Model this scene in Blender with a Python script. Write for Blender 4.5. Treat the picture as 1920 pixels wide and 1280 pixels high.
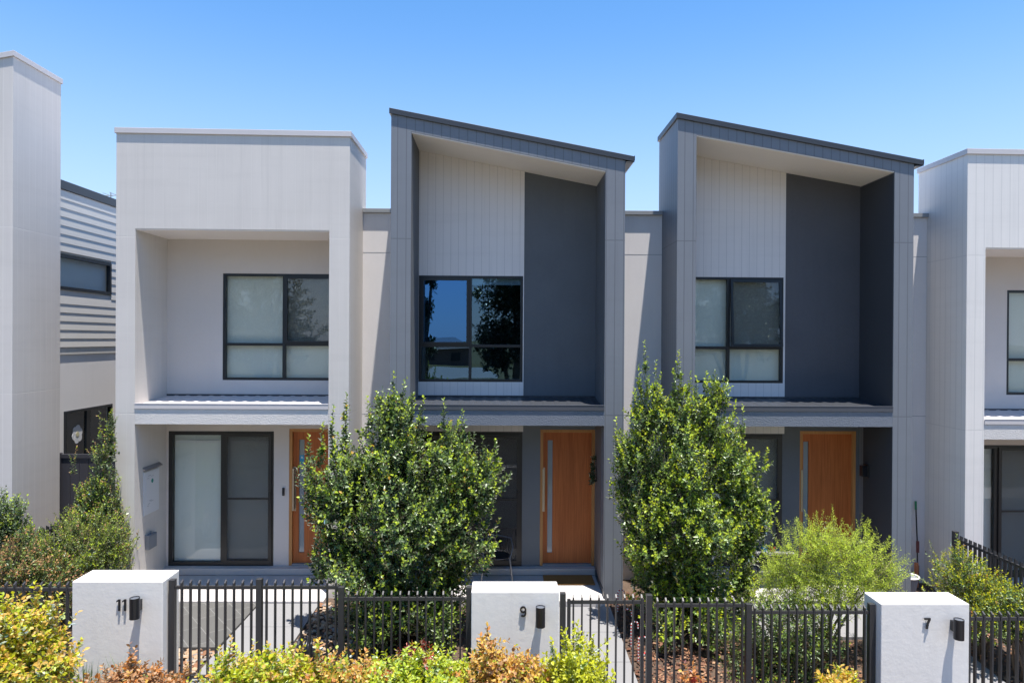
import bpy, math, random
import numpy as np
from mathutils import Vector, Matrix

# ------------------------------------------------------------------ clearing
for o in list(bpy.data.objects):
    bpy.data.objects.remove(o)
S = bpy.context.scene
COL = S.collection
R = math.radians

# ------------------------------------------------------------------ camera
CAM_H = 4.17
PSI, ROLL, PITCH = R(0.9), R(0.33), R(-0.2)
cd = bpy.data.cameras.new('camera')
cam = bpy.data.objects.new('camera', cd)
COL.objects.link(cam)
cd.sensor_width = 36.0
cd.lens = 24.0
cd.clip_start = 0.05
cd.clip_end = 3000
cam.location = (0, 0, CAM_H)
cam.rotation_euler = (Matrix.Rotation(-PSI, 3, 'Z') @ Matrix.Rotation(R(90) + PITCH, 3, 'X') @ Matrix.Rotation(ROLL, 3, 'Z')).to_euler()
S.camera = cam

# ------------------------------------------------------------------ sky and sun
SUN = Vector((0.102, -0.153, 1.0)).normalized()
w = bpy.data.worlds.new('World')
S.world = w
w.use_nodes = True
wn = w.node_tree
wn.nodes.clear()
sky = wn.nodes.new('ShaderNodeTexSky')
sky.sky_type = 'NISHITA'
sky.sun_disc = False
sky.sun_elevation = math.asin(SUN.z)
sky.sun_rotation = math.atan2(SUN.x, SUN.y)
sky.air_density = 1.0
sky.dust_density = 0.1
sky.ozone_density = 2.0
bgn = wn.nodes.new('ShaderNodeBackground')
bgn.inputs['Strength'].default_value = 0.125
won = wn.nodes.new('ShaderNodeOutputWorld')
hsv = wn.nodes.new('ShaderNodeHueSaturation')
hsv.inputs['Saturation'].default_value = 1.25
wn.links.new(sky.outputs[0], hsv.inputs['Color'])
# paler band towards the horizon
wtc = wn.nodes.new('ShaderNodeTexCoord')
wsp = wn.nodes.new('ShaderNodeSeparateXYZ'); wn.links.new(wtc.outputs['Generated'], wsp.inputs[0])
wmr = wn.nodes.new('ShaderNodeMapRange'); wmr.interpolation_type = 'SMOOTHSTEP'
wmr.inputs['From Min'].default_value = 0.0; wmr.inputs['From Max'].default_value = 0.46
wmr.inputs['To Min'].default_value = 0.78; wmr.inputs['To Max'].default_value = 0.0
wn.links.new(wsp.outputs[2], wmr.inputs[0])
wmx = wn.nodes.new('ShaderNodeMix'); wmx.data_type = 'RGBA'
wn.links.new(wmr.outputs[0], wmx.inputs[0]); wn.links.new(hsv.outputs[0], wmx.inputs[6])
wmx.inputs[7].default_value = (2.55, 3.05, 4.3, 1)
wn.links.new(wmx.outputs[2], bgn.inputs['Color'])
wn.links.new(bgn.outputs[0], won.inputs['Surface'])
sl = bpy.data.lights.new('sun', 'SUN')
sl.energy = 5.0
sl.angle = R(0.55)
sl.color = (1.0, 0.94, 0.86)
so = bpy.data.objects.new('sun', sl)
COL.objects.link(so)
so.location = (2, -5, 40)
so.rotation_euler = SUN.to_track_quat('Z', 'Y').to_euler()

S.view_settings.view_transform = 'Standard'
S.view_settings.look = 'None'
S.view_settings.exposure = 1.0
S.view_settings.gamma = 1
S.render.engine = 'CYCLES'
S.cycles.max_bounces = 8
S.cycles.transparent_max_bounces = 16
S.render.resolution_x = 1024
S.render.resolution_y = 682

# ------------------------------------------------------------------ helpers
F, B, BT = 11.13, 12.19, 12.45        # portal front, recessed wall, back of the portal tops


def at(px, py, D):
    """world point on the vertical plane y = D seen at photo pixel (px, py)"""
    u, v = px - 960.0, 640.0 - py
    a = u * math.cos(ROLL) - v * math.sin(ROLL)
    b = u * math.sin(ROLL) + v * math.cos(ROLL)
    fy = 1280 * math.cos(PITCH) - b * math.sin(PITCH)
    z = 1280 * math.sin(PITCH) + b * math.cos(PITCH)
    x = a * math.cos(PSI) + fy * math.sin(PSI)
    y = -a * math.sin(PSI) + fy * math.cos(PSI)
    s = D / y
    return Vector((x * s, D, z * s + CAM_H))


def gz(x, y):
    """height of the front gardens: they step down to the right and towards the street"""
    t = min(1.0, max(0.0, (11.0 - y) / 2.7))
    sx = min(0.36, max(-0.12, 0.030 * (x + 4.2)))
    return -0.035 - sx * (0.35 + 0.65 * t)


def tag(o, label=None, cat=None, group=None, kind=None):
    if label: o['label'] = label
    if cat: o['category'] = cat
    if group: o['group'] = group
    if kind: o['kind'] = kind
    return o


def empty(name, loc, label, cat, group=None):
    o = bpy.data.objects.new(name, None)
    o.empty_display_size = 0.2
    COL.objects.link(o)
    o.location = loc
    return tag(o, label, cat, group)


def link(name, me, parent=None, bevel=0.0):
    o = bpy.data.objects.new(name, me)
    COL.objects.link(o)
    if parent is not None:
        o.parent = parent
        off = Vector((0, 0, 0))
        p = parent
        while p is not None:
            off += p.location
            p = p.parent
        me.transform(Matrix.Translation(-off))
    if bevel:
        m = o.modifiers.new('bevel', 'BEVEL')
        m.width = bevel
        m.segments = 2
        m.limit_method = 'ANGLE'
        m.angle_limit = R(40)
    return o


class MB:
    def __init__(self):
        self.v, self.f, self.mi = [], [], []

    def add(self, vs, fs, mi=0):
        n = len(self.v)
        self.v += [tuple(p) for p in vs]
        self.f += [tuple(i + n for i in q) for q in fs]
        self.mi += [mi] * len(fs)
        return self

    def box(self, x0, x1, y0, y1, z0, z1, mi=0):
        vs = [(x0, y0, z0), (x1, y0, z0), (x1, y1, z0), (x0, y1, z0), (x0, y0, z1), (x1, y0, z1), (x1, y1, z1), (x0, y1, z1)]
        return self.add(vs, [(0, 3, 2, 1), (4, 5, 6, 7), (0, 1, 5, 4), (1, 2, 6, 5), (2, 3, 7, 6), (3, 0, 4, 7)], mi)

    def prism(self, poly, y0, y1, mi=0):
        """polygon in x,z (counter-clockwise seen from the camera) pushed from y0 back to y1"""
        n = len(poly)
        vs = [(x, y0, z) for x, z in poly] + [(x, y1, z) for x, z in poly]
        fs = [tuple(range(n)), tuple(range(2 * n - 1, n - 1, -1))]
        fs += [(i, i + n, (i + 1) % n + n, (i + 1) % n) for i in range(n)]
        return self.add(vs, fs, mi)

    def quad(self, a, b, c, d, mi=0):
        return self.add([a, b, c, d], [(0, 1, 2, 3)], mi)

    def tube(self, pts, rad, n=6, mi=0, caps=True):
        pts = [Vector(p) for p in pts]
        if not hasattr(rad, '__len__'): rad = [rad] * len(pts)
        vs, fs = [], []
        u = None
        for i, p in enumerate(pts):
            d = (pts[min(i + 1, len(pts) - 1)] - pts[max(i - 1, 0)]).normalized()
            if u is None:
                u = d.orthogonal().normalized()
            u = (u - d * u.dot(d)).normalized()
            v = d.cross(u)
            for k in range(n):
                a = 2 * math.pi * k / n
                vs.append(p + (u * math.cos(a) + v * math.sin(a)) * rad[i])
        for i in range(len(pts) - 1):
            for k in range(n):
                k2 = (k + 1) % n
                fs.append((i * n + k, i * n + k2, (i + 1) * n + k2, (i + 1) * n + k))
        if caps:
            fs.append(tuple(range(n - 1, -1, -1)))
            fs.append(tuple((len(pts) - 1) * n + k for k in range(n)))
        return self.add(vs, fs, mi)

    def build(self, name, mats, parent=None, bevel=0.0, smooth=False):
        me = bpy.data.meshes.new(name)
        me.from_pydata(self.v, [], self.f)
        if not isinstance(mats, (list, tuple)): mats = [mats]
        for m in mats: me.materials.append(m)
        me.polygons.foreach_set('material_index', self.mi)
        if smooth:
            me.polygons.foreach_set('use_smooth', [True] * len(self.f))
        me.update()
        return link(name, me, parent, bevel)


# ------------------------------------------------------------------ materials
def nt(name):
    m = bpy.data.materials.new(name)
    m.use_nodes = True
    t = m.node_tree
    for n in list(t.nodes): t.nodes.remove(n)
    out = t.nodes.new('ShaderNodeOutputMaterial')
    return m, t, out


def N(t, kind, **kw):
    n = t.nodes.new(kind)
    for k, v in kw.items():
        if k.startswith('i_'):
            n.inputs[k[2:]].default_value = v
        else:
            setattr(n, k, v)
    return n


def math_node(t, op, a, b=None, clamp=False):
    n = t.nodes.new('ShaderNodeMath')
    n.operation = op
    n.use_clamp = clamp
    for i, s in enumerate((a, b)):
        if s is None: continue
        if isinstance(s, (int, float)): n.inputs[i].default_value = s
        else: t.links.new(s, n.inputs[i])
    return n.outputs[0]


def c4(c): return (c[0], c[1], c[2], 1.0)


def mixc(t, fac, a, b, mode='MIX'):
    n = t.nodes.new('ShaderNodeMix')
    n.data_type = 'RGBA'
    n.blend_type = mode
    for i, s in ((0, fac), (6, a), (7, b)):
        if isinstance(s, (int, float)): n.inputs[i].default_value = s
        elif isinstance(s, tuple): n.inputs[i].default_value = c4(s)
        else: t.links.new(s, n.inputs[i])
    return n.outputs[2]


def noise(t, scale, detail=4, vec=None, rough=0.55):
    n = N(t, 'ShaderNodeTexNoise')
    n.inputs['Scale'].default_value = scale
    n.inputs['Detail'].default_value = detail
    n.inputs['Roughness'].default_value = rough
    if vec is not None: t.links.new(vec, n.inputs['Vector'])
    return n.outputs['Fac']


def scaled(t, vec, s):
    n = N(t, 'ShaderNodeVectorMath', operation='MULTIPLY')
    t.links.new(vec, n.inputs[0])
    n.inputs[1].default_value = s
    return n.outputs[0]


def pos(t):
    return N(t, 'ShaderNodeNewGeometry').outputs['Position']


def paint(name, col, rough=0.55, var=0.06, bump=0.0, bscale=90, metal=0.0, streak=0.0, spec=0.35):
    m, t, out = nt(name)
    p = pos(t)
    f = noise(t, 1.3, 5, p)
    f2 = noise(t, 22, 3, p)
    fac = math_node(t, 'ADD', math_node(t, 'MULTIPLY', f, 0.7), math_node(t, 'MULTIPLY', f2, 0.3))
    c = mixc(t, fac, tuple(x * (1 - var * 1.6) for x in col), tuple(min(1, x * (1 + var * 1.6)) for x in col))
    if streak:
        s = noise(t, 1.0, 4, scaled(t, p, (9, 9, 0.7)))
        sf = math_node(t, 'MULTIPLY', math_node(t, 'SUBTRACT', s, 0.5, True), streak * 4, True)
        c = mixc(t, sf, c, tuple(x * 0.72 for x in col))
    b = N(t, 'ShaderNodeBsdfPrincipled')
    t.links.new(c, b.inputs['Base Color'])
    b.inputs['Roughness'].default_value = rough
    b.inputs['Metallic'].default_value = metal
    b.inputs['Specular IOR Level'].default_value = spec
    if bump:
        bn = N(t, 'ShaderNodeBump')
        bn.inputs['Strength'].default_value = bump
        bn.inputs['Distance'].default_value = 0.01
        t.links.new(noise(t, bscale, 5, p, 0.6), bn.inputs['Height'])
        t.links.new(bn.outputs[0], b.inputs['Normal'])
    t.links.new(b.outputs[0], out.inputs[0])
    return m


def cladding(name, col, gcol, spacing=0.142, ox=0.03, oy=0.05, joints=(2.93, 5.79), rough=0.5, gw=0.010, var=0.05, gk=0.6):
    """grooved sheet cladding: thin vertical grooves, one sheet joint per storey, soft weathering"""
    m, t, out = nt(name)
    g = N(t, 'ShaderNodeNewGeometry')
    p = g.outputs['Position']
    sx = N(t, 'ShaderNodeSeparateXYZ'); t.links.new(p, sx.inputs[0])
    sn = N(t, 'ShaderNodeSeparateXYZ'); t.links.new(g.outputs['True Normal'], sn.inputs[0])
    side = math_node(t, 'GREATER_THAN', math_node(t, 'ABSOLUTE', sn.outputs[0]), 0.6)
    flat = math_node(t, 'GREATER_THAN', math_node(t, 'ABSOLUTE', sn.outputs[2]), 0.7)
    a = math_node(t, 'MULTIPLY', math_node(t, 'ADD', sx.outputs[0], ox + 20), math_node(t, 'SUBTRACT', 1.0, side))
    b_ = math_node(t, 'MULTIPLY', math_node(t, 'ADD', sx.outputs[1], oy), side)
    along = math_node(t, 'ADD', a, b_)
    fr = math_node(t, 'FRACT', math_node(t, 'DIVIDE', along, spacing))
    dist = math_node(t, 'MULTIPLY', math_node(t, 'ABSOLUTE', math_node(t, 'SUBTRACT', fr, 0.5)), spacing)
    groove = math_node(t, 'SUBTRACT', 1.0, math_node(t, 'DIVIDE', dist, gw), True)
    for jz in joints:
        d = math_node(t, 'ABSOLUTE', math_node(t, 'SUBTRACT', sx.outputs[2], jz))
        gj = math_node(t, 'SUBTRACT', 1.0, math_node(t, 'DIVIDE', d, gw * 1.1), True)
        groove = math_node(t, 'MAXIMUM', groove, gj)
    groove = math_node(t, 'MULTIPLY', groove, math_node(t, 'SUBTRACT', 1.0, flat))
    f = noise(t, 1.1, 6, p)
    f2 = noise(t, 1.0, 4, scaled(t, p, (6, 6, 0.5)))
    fac = math_node(t, 'ADD', math_node(t, 'MULTIPLY', f, 0.6), math_node(t, 'MULTIPLY', f2, 0.4))
    c = mixc(t, fac, tuple(x * (1 - var * 2) for x in col), tuple(x * (1 + var * 2) for x in col))
    st = noise(t, 1.0, 5, scaled(t, p, (11, 11, 0.45)), 0.65)
    hz = noise(t, 1.0, 4, scaled(t, p, (0.5, 0.5, 7)), 0.6)
    wx = math_node(t, 'MULTIPLY', math_node(t, 'SUBTRACT', st, 0.52, True), 3.0, True)
    c = mixc(t, math_node(t, 'MULTIPLY', wx, 0.5), c, tuple(x * 0.80 for x in col))
    c = mixc(t, math_node(t, 'MULTIPLY', math_node(t, 'SUBTRACT', hz, 0.5, True), 1.2, True), c, tuple(x * 0.86 for x in col))
    c = mixc(t, math_node(t, 'MULTIPLY', groove, gk), c, gcol)
    b = N(t, 'ShaderNodeBsdfPrincipled')
    t.links.new(c, b.inputs['Base Color'])
    b.inputs['Roughness'].default_value = rough
    b.inputs['Specular IOR Level'].default_value = 0.35
    bn = N(t, 'ShaderNodeBump')
    bn.inputs['Strength'].default_value = 0.22
    bn.inputs['Distance'].default_value = 0.004
    h = math_node(t, 'SUBTRACT', math_node(t, 'MULTIPLY', noise(t, 2.2, 4, p), 0.9), groove)
    t.links.new(h, bn.inputs['Height'])
    t.links.new(bn.outputs[0], b.inputs['Normal'])
    t.links.new(b.outputs[0], out.inputs[0])
    return m


def glass_mat(name, tint, ior=1.9, wav=0.012, gcol=(0.92, 0.96, 1)):
    m, t, out = nt(name)
    tr = N(t, 'ShaderNodeBsdfTransparent'); tr.inputs[0].default_value = c4(tint)
    gl = N(t, 'ShaderNodeBsdfGlossy'); gl.inputs['Roughness'].default_value = 0.0
    gl.inputs[0].default_value = c4(gcol)
    fr = N(t, 'ShaderNodeFresnel'); fr.inputs[0].default_value = ior
    bn = N(t, 'ShaderNodeBump'); bn.inputs['Strength'].default_value = wav; bn.inputs['Distance'].default_value = 0.1
    t.links.new(noise(t, 1.4, 1, pos(t)), bn.inputs['Height'])
    t.links.new(bn.outputs[0], gl.inputs['Normal'])
    mx = N(t, 'ShaderNodeMixShader')
    gg = N(t, 'ShaderNodeNewGeometry')
    t.links.new(math_node(t, 'MULTIPLY', fr.outputs[0], math_node(t, 'SUBTRACT', 1.0, gg.outputs['Backfacing'])), mx.inputs[0])
    t.links.new(tr.outputs[0], mx.inputs[1])
    t.links.new(gl.outputs[0], mx.inputs[2])
    t.links.new(mx.outputs[0], out.inputs[0])
    return m


def screen_mat(name, col, cover):
    m, t, out = nt(name)
    tr = N(t, 'ShaderNodeBsdfTransparent')
    d = N(t, 'ShaderNodeBsdfDiffuse'); d.inputs[0].default_value = c4(col)
    mx = N(t, 'ShaderNodeMixShader'); mx.inputs[0].default_value = cover
    t.links.new(tr.outputs[0], mx.inputs[1]); t.links.new(d.outputs[0], mx.inputs[2])
    t.links.new(mx.outputs[0], out.inputs[0])
    return m


def timber(name, c1, c2, axis='z'):
    m, t, out = nt(name)
    p = pos(t)
    f = noise(t, 1.0, 6, scaled(t, p, (60, 60, 1.6)), 0.65)
    g = noise(t, 1.0, 3, scaled(t, p, (7, 7, 0.5)))
    fac = math_node(t, 'ADD', math_node(t, 'MULTIPLY', f, 0.65), math_node(t, 'MULTIPLY', g, 0.35))
    fac = math_node(t, 'MULTIPLY', math_node(t, 'SUBTRACT', fac, 0.3, True), 2.4, True)
    b = N(t, 'ShaderNodeBsdfPrincipled')
    wear = math_node(t, 'MULTIPLY', math_node(t, 'SUBTRACT', noise(t, 1.0, 5, scaled(t, p, (110, 110, 2.2)), 0.7), 0.55, True), 3.5, True)
    t.links.new(mixc(t, wear, mixc(t, fac, c1, c2), tuple(x * .55 for x in c1)), b.inputs['Base Color'])
    b.inputs['Roughness'].default_value = 0.42
    b.inputs['Specular IOR Level'].default_value = 0.25
    t.links.new(b.outputs[0], out.inputs[0])
    return m


def leaf_mat(name, col, trans=0.35, gloss=0.10, rough=0.38, var=0.35):
    m, t, out = nt(name)
    p = pos(t)
    f = noise(t, 9.0, 2, p)
    f = math_node(t, 'MULTIPLY', math_node(t, 'SUBTRACT', f, 0.25, True), 2.0, True)
    lo = tuple(x * (1 - var) for x in col); hi = (col[0] * (1 + var * 1.2), col[1] * (1 + var), col[2] * (1 + var * .4))
    c = mixc(t, f, lo, hi)
    d = N(t, 'ShaderNodeBsdfDiffuse'); t.links.new(c, d.inputs[0])
    tl = N(t, 'ShaderNodeBsdfTranslucent')
    t.links.new(mixc(t, 0.55, c, (col[0] * 1.9, col[1] * 1.75, col[2] * 0.6)), tl.inputs[0])
    m1 = N(t, 'ShaderNodeMixShader'); m1.inputs[0].default_value = trans
    t.links.new(d.outputs[0], m1.inputs[1]); t.links.new(tl.outputs[0], m1.inputs[2])
    g = N(t, 'ShaderNodeBsdfGlossy'); g.inputs['Roughness'].default_value = rough
    g.inputs[0].default_value = (0.92, 1.0, 0.85, 1)
    fr = N(t, 'ShaderNodeFresnel'); fr.inputs[0].default_value = 1.45
    fac = math_node(t, 'MULTIPLY', fr.outputs[0], gloss * 7, True)
    m2 = N(t, 'ShaderNodeMixShader'); t.links.new(fac, m2.inputs[0])
    t.links.new(m1.outputs[0], m2.inputs[1]); t.links.new(g.outputs[0], m2.inputs[2])
    t.links.new(m2.outputs[0], out.inputs[0])
    return m


M = {}
M['white_clad'] = cladding('white_cladding', (0.64, 0.60, 0.56), (0.70, 0.66, 0.62), gk=0.4)  # pale groove colour paints in the light the grooves catch
M['bright_clad'] = cladding('bright_white_cladding', (0.78, 0.745, 0.705), (0.55, 0.53, 0.51), ox=0.1, joints=(2.71, 5.59))
M['tall_clad'] = cladding('tall_wing_cladding', (0.64, 0.60, 0.565), (0.73, 0.69, 0.65), joints=(3.24, 5.93))  # groove colour lighter than the wall, as painted-in caught light
M['grey_clad'] = cladding('grey_cladding', (0.19, 0.205, 0.23), (0.06, 0.065, 0.075), ox=0.09)
M['board'] = cladding('white_recess_boards', (0.74, 0.69, 0.67), (0.34, 0.32, 0.32), spacing=0.137, ox=0.02, joints=(), gw=0.006, var=0.03)
M['white_render'] = paint('white_render', (0.64, 0.59, 0.555), 0.8, 0.04, 0.35, 120, streak=0.05)
M['gap_render'] = paint('pale_render', (0.77, 0.735, 0.72), 0.8, 0.05, 0.3, 110, streak=0.08)
M['grey_render'] = paint('grey_render', (0.125, 0.135, 0.15), 0.75, 0.13, 0.6, 80, streak=0.15)
M['cheek_shade_render'] = paint('cheek_shade_render', (0.05, 0.053, 0.062), 0.8, 0.06, 0.3, 120)  # shade of the inner wall facing off the sun, put into colour
M['slate_render'] = paint('slate_render', (0.10, 0.10, 0.112), 0.75, 0.13, 0.6, 80, streak=0.15)
M['mid_render'] = paint('mid_grey_render', (0.17, 0.185, 0.20), 0.8, 0.05, 0.35, 120)
M['beam_grey'] = paint('grey_textured_beam', (0.17, 0.19, 0.225), 0.85, 0.08, 1.0, 60)
M['beam_white'] = paint('white_textured_beam', (0.66, 0.635, 0.61), 0.85, 0.05, 1.0, 60)
M['soffit'] = paint('white_soffit', (0.88, 0.83, 0.80), 0.7, 0.03)
M['dark_metal'] = paint('dark_roof_metal', (0.040, 0.044, 0.052), 0.4, 0.05, spec=0.5)
M['pale_metal'] = paint('pale_roof_metal', (0.58, 0.55, 0.55), 0.4, 0.05, spec=0.5)
M['mid_metal'] = paint('mid_roof_metal', (0.30, 0.31, 0.32), 0.4, 0.05, spec=0.5)
M['frame'] = paint('black_window_frame', (0.012, 0.015, 0.02), 0.35, 0.05, spec=0.5)
M['frame2'] = paint('bronze_black_door_frame', (0.022, 0.021, 0.021), 0.4, 0.05, spec=0.5)
M['glass'] = glass_mat('window_glass', (0.94, 0.96, 0.95), 1.7)
M['glass_dark'] = glass_mat('tinted_window_glass', (0.62, 0.72, 0.80), 2.3, gcol=(0.42, 0.72, 1.0))  # tinted glass; gloss colour also carries blue of the mirrored sky
M['glass_blue'] = glass_mat('sky_blue_sash_glass', (0.5, 0.6, 0.75), 3.2, gcol=(0.16, 0.46, 1.0))  # sky's mirrored blue is painted into this sash's gloss colour
M['screen'] = screen_mat('fly_screen', (0.10, 0.10, 0.10), 0.55)
M['blind'] = paint('roller_blind_fabric', (0.68, 0.69, 0.64), 0.9, 0.03)
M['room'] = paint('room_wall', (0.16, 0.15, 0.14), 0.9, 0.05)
M['curtain'] = paint('sheer_curtain', (0.74, 0.76, 0.74), 0.9, 0.03)
M['door'] = timber('orange_door_veneer', (0.30, 0.080, 0.020), (0.60, 0.185, 0.055))
M['jamb'] = timber('pale_door_jamb', (0.42, 0.19, 0.06), (0.58, 0.29, 0.11))
M['steel'] = paint('brushed_steel', (0.50, 0.43, 0.33), 0.35, 0.06, metal=0.85)
M['frost'] = paint('frosted_door_glass', (0.22, 0.26, 0.29), 0.12, 0.05, spec=0.8)
M['pier'] = paint('pier_white_render', (0.76, 0.735, 0.70), 0.85, 0.035, 0.22, 16, streak=0.14)
M['black'] = paint('satin_black', (0.012, 0.013, 0.017), 0.32, 0.03, spec=0.5)
M['fence'] = paint('dark_fence_metal', (0.035, 0.035, 0.038), 0.42, 0.06, spec=0.5)
M['lens'] = paint('light_lens', (0.10, 0.11, 0.13), 0.15, 0.02, spec=0.6)
M['bark'] = paint('twig_bark', (0.17, 0.13, 0.09), 0.9, 0.2)
M['bark2'] = paint('green_twig', (0.16, 0.15, 0.07), 0.8, 0.2)
M['conc'] = paint('path_concrete', (0.22, 0.22, 0.225), 0.9, 0.05, 0.25, 160)
M['porch'] = paint('porch_concrete', (0.50, 0.48, 0.47), 0.85, 0.05, 0.2, 160)
M['mat'] = paint('coir_mat', (0.34, 0.17, 0.05), 0.98, 0.15, 0.8, 300)
M['grey_plastic'] = paint('grey_plastic', (0.22, 0.235, 0.26), 0.5, 0.04)
M['white_plastic'] = paint('white_plastic', (0.72, 0.72, 0.73), 0.4, 0.02)
M['red'] = paint('red_plastic', (0.55, 0.03, 0.03), 0.35, 0.03)
M['white'] = paint('white_gloss', (0.8, 0.8, 0.8), 0.35, 0.02)
M['green_p'] = paint('green_plastic', (0.03, 0.22, 0.10), 0.4, 0.05)
M['blue_p'] = paint('blue_sticker', (0.05, 0.32, 0.50), 0.4, 0.03)
M['terracotta'] = paint('terracotta', (0.42, 0.17, 0.08), 0.8, 0.1)


def ribbed_mat():
    m, t, out = nt('garden_soil')
    p = pos(t)
    c = mixc(t, noise(t, 14, 6, p, 0.7), (0.035, 0.022, 0.016), (0.17, 0.115, 0.08))
    b = N(t, 'ShaderNodeBsdfPrincipled'); t.links.new(c, b.inputs['Base Color'])
    b.inputs['Roughness'].default_value = 0.95
    bn = N(t, 'ShaderNodeBump'); bn.inputs['Strength'].default_value = 1; bn.inputs['Distance'].default_value = 0.03
    t.links.new(noise(t, 30, 6, p, 0.75), bn.inputs['Height']); t.links.new(bn.outputs[0], b.inputs['Normal'])
    t.links.new(b.outputs[0], out.inputs[0])
    return m


M['soil'] = ribbed_mat()


def grass_mat():
    m, t, out = nt('lawn_grass')
    p = pos(t)
    c = mixc(t, noise(t, 3, 8, p, 0.75), (0.05, 0.06, 0.022), (0.13, 0.12, 0.05))
    c = mixc(t, math_node(t, 'MULTIPLY', noise(t, 0.3, 4, p), 0.5), c, (0.16, 0.125, 0.06))
    b = N(t, 'ShaderNodeBsdfPrincipled'); t.links.new(c, b.inputs['Base Color'])
    b.inputs['Roughness'].default_value = 0.95
    bn = N(t, 'ShaderNodeBump'); bn.inputs['Strength'].default_value = 1; bn.inputs['Distance'].default_value = 0.03
    t.links.new(noise(t, 60, 4, p, 0.75), bn.inputs['Height']); t.links.new(bn.outputs[0], b.inputs['Normal'])
    t.links.new(b.outputs[0], out.inputs[0])
    return m


M['grass'] = grass_mat()
M['asphalt'] = paint('asphalt', (0.05, 0.05, 0.052), 0.9, 0.15, 0.6, 120)


def tiles_mat():
    m, t, out = nt('patio_tiles')
    p = pos(t)
    br = N(t, 'ShaderNodeTexBrick')
    br.offset = 0.5
    br.inputs['Scale'].default_value = 1.0
    br.inputs['Color1'].default_value = (0.075, 0.075, 0.073, 1)
    br.inputs['Color2'].default_value = (0.095, 0.094, 0.09, 1)
    br.inputs['Mortar'].default_value = (0.17, 0.17, 0.165, 1)
    br.inputs['Mortar Size'].default_value = 0.006
    br.inputs['Brick Width'].default_value = 0.6
    br.inputs['Row Height'].default_value = 0.3
    mp = N(t, 'ShaderNodeMapping'); mp.inputs['Rotation'].default_value = (0, 0, R(52))
    t.links.new(p, mp.inputs[0]); t.links.new(mp.outputs[0], br.inputs['Vector'])
    c = mixc(t, math_node(t, 'MULTIPLY', noise(t, 5, 5, p), 0.4), br.outputs[0], (0.12, 0.117, 0.11))
    b = N(t, 'ShaderNodeBsdfPrincipled'); t.links.new(c, b.inputs['Base Color'])
    b.inputs['Roughness'].default_value = 0.8
    t.links.new(b.outputs[0], out.inputs[0])
    return m


M['tiles'] = tiles_mat()
# foliage: mature, middle, young, and special leaves
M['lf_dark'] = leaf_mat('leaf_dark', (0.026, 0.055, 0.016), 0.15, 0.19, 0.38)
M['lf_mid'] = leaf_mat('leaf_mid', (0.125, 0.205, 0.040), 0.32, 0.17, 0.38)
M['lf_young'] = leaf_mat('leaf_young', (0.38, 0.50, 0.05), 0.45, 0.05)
M['lf_yel'] = leaf_mat('leaf_yellow_green', (0.47, 0.50, 0.03), 0.45, 0.03, var=.25)
M['lf_gold'] = leaf_mat('leaf_gold', (0.56, 0.37, 0.09), 0.4, 0.03)
M['lf_orange'] = leaf_mat('leaf_orange', (0.46, 0.20, 0.07), 0.35, 0.03)
M['lf_red'] = leaf_mat('leaf_red', (0.32, 0.045, 0.04), 0.3, 0.08)
M['lf_brown'] = leaf_mat('leaf_dead', (0.36, 0.21, 0.12), 0.2, 0.03)
M['lf_pink'] = leaf_mat('leaf_pinkish', (0.38, 0.24, 0.13), 0.35, 0.05)
M['lf_olive'] = leaf_mat('leaf_olive', (0.13, 0.18, 0.04), 0.35, 0.08)
M['lf_lime'] = leaf_mat('leaf_lime', (0.52, 0.66, 0.12), 0.45, 0.02)
M['lf_grey'] = leaf_mat('leaf_grey_green', (0.12, 0.17, 0.11), 0.3, 0.12)
M['lf_gum'] = leaf_mat('leaf_gum', (0.03, 0.045, 0.018), 0.2, 0.06)

# ================================================================== the setting
def sheet(name, x0, x1, y0, y1, nx, ny, mat, lift=0.0, hfun=None):
    xs = np.linspace(x0, x1, nx + 1); ys = np.linspace(y0, y1, ny + 1)
    m = MB()
    vs = [(x, y, (hfun(x, y) if hfun else 0.0) + lift) for y in ys for x in xs]
    fs = [(j * (nx + 1) + i, j * (nx + 1) + i + 1, (j + 1) * (nx + 1) + i + 1, (j + 1) * (nx + 1) + i) for j in range(ny) for i in range(nx)]
    m.add(vs, fs)
    return m.build(name, mat)


def bump_soil(x, y):
    return gz(x, y) + 0.018 * math.sin(7.1 * x + 3 * y) * math.sin(5.3 * y - 2 * x) - 0.02


g = MB()          # ground far and wide, 0.5 m lower than the gardens, flat to the horizon
g.quad((-900, -900, -0.50), (900, -900, -0.50), (900, 900, -0.50), (-900, 900, -0.50))
tag(g.build('ground', M['grass']), kind='structure')
tag(sheet('garden_soil', -16, 16, 5.0, 12.6, 128, 42, M['soil'], 0, bump_soil), kind='structure')
kb = MB(); kb.box(-40, 40, 2.9, 4.5, -0.7, -0.47)
tag(kb.build('footpath', paint('street_footpath', (0.42, 0.38, 0.33), 0.9, 0.08, 0.3, 120), bevel=0.01), kind='structure')
rd = MB(); rd.box(-80, 80, -6.2, -0.2, -0.7, -0.486)
tag(rd.build('road', M['asphalt']), kind='structure')
kk = MB(); kk.box(-80, 80, -0.2, 0.0, -0.7, -0.37); kk.box(-80, 80, -6.4, -6.2, -0.7, -0.37)
tag(kk.build('kerb', M['conc'], bevel=0.02), kind='structure')


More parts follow.
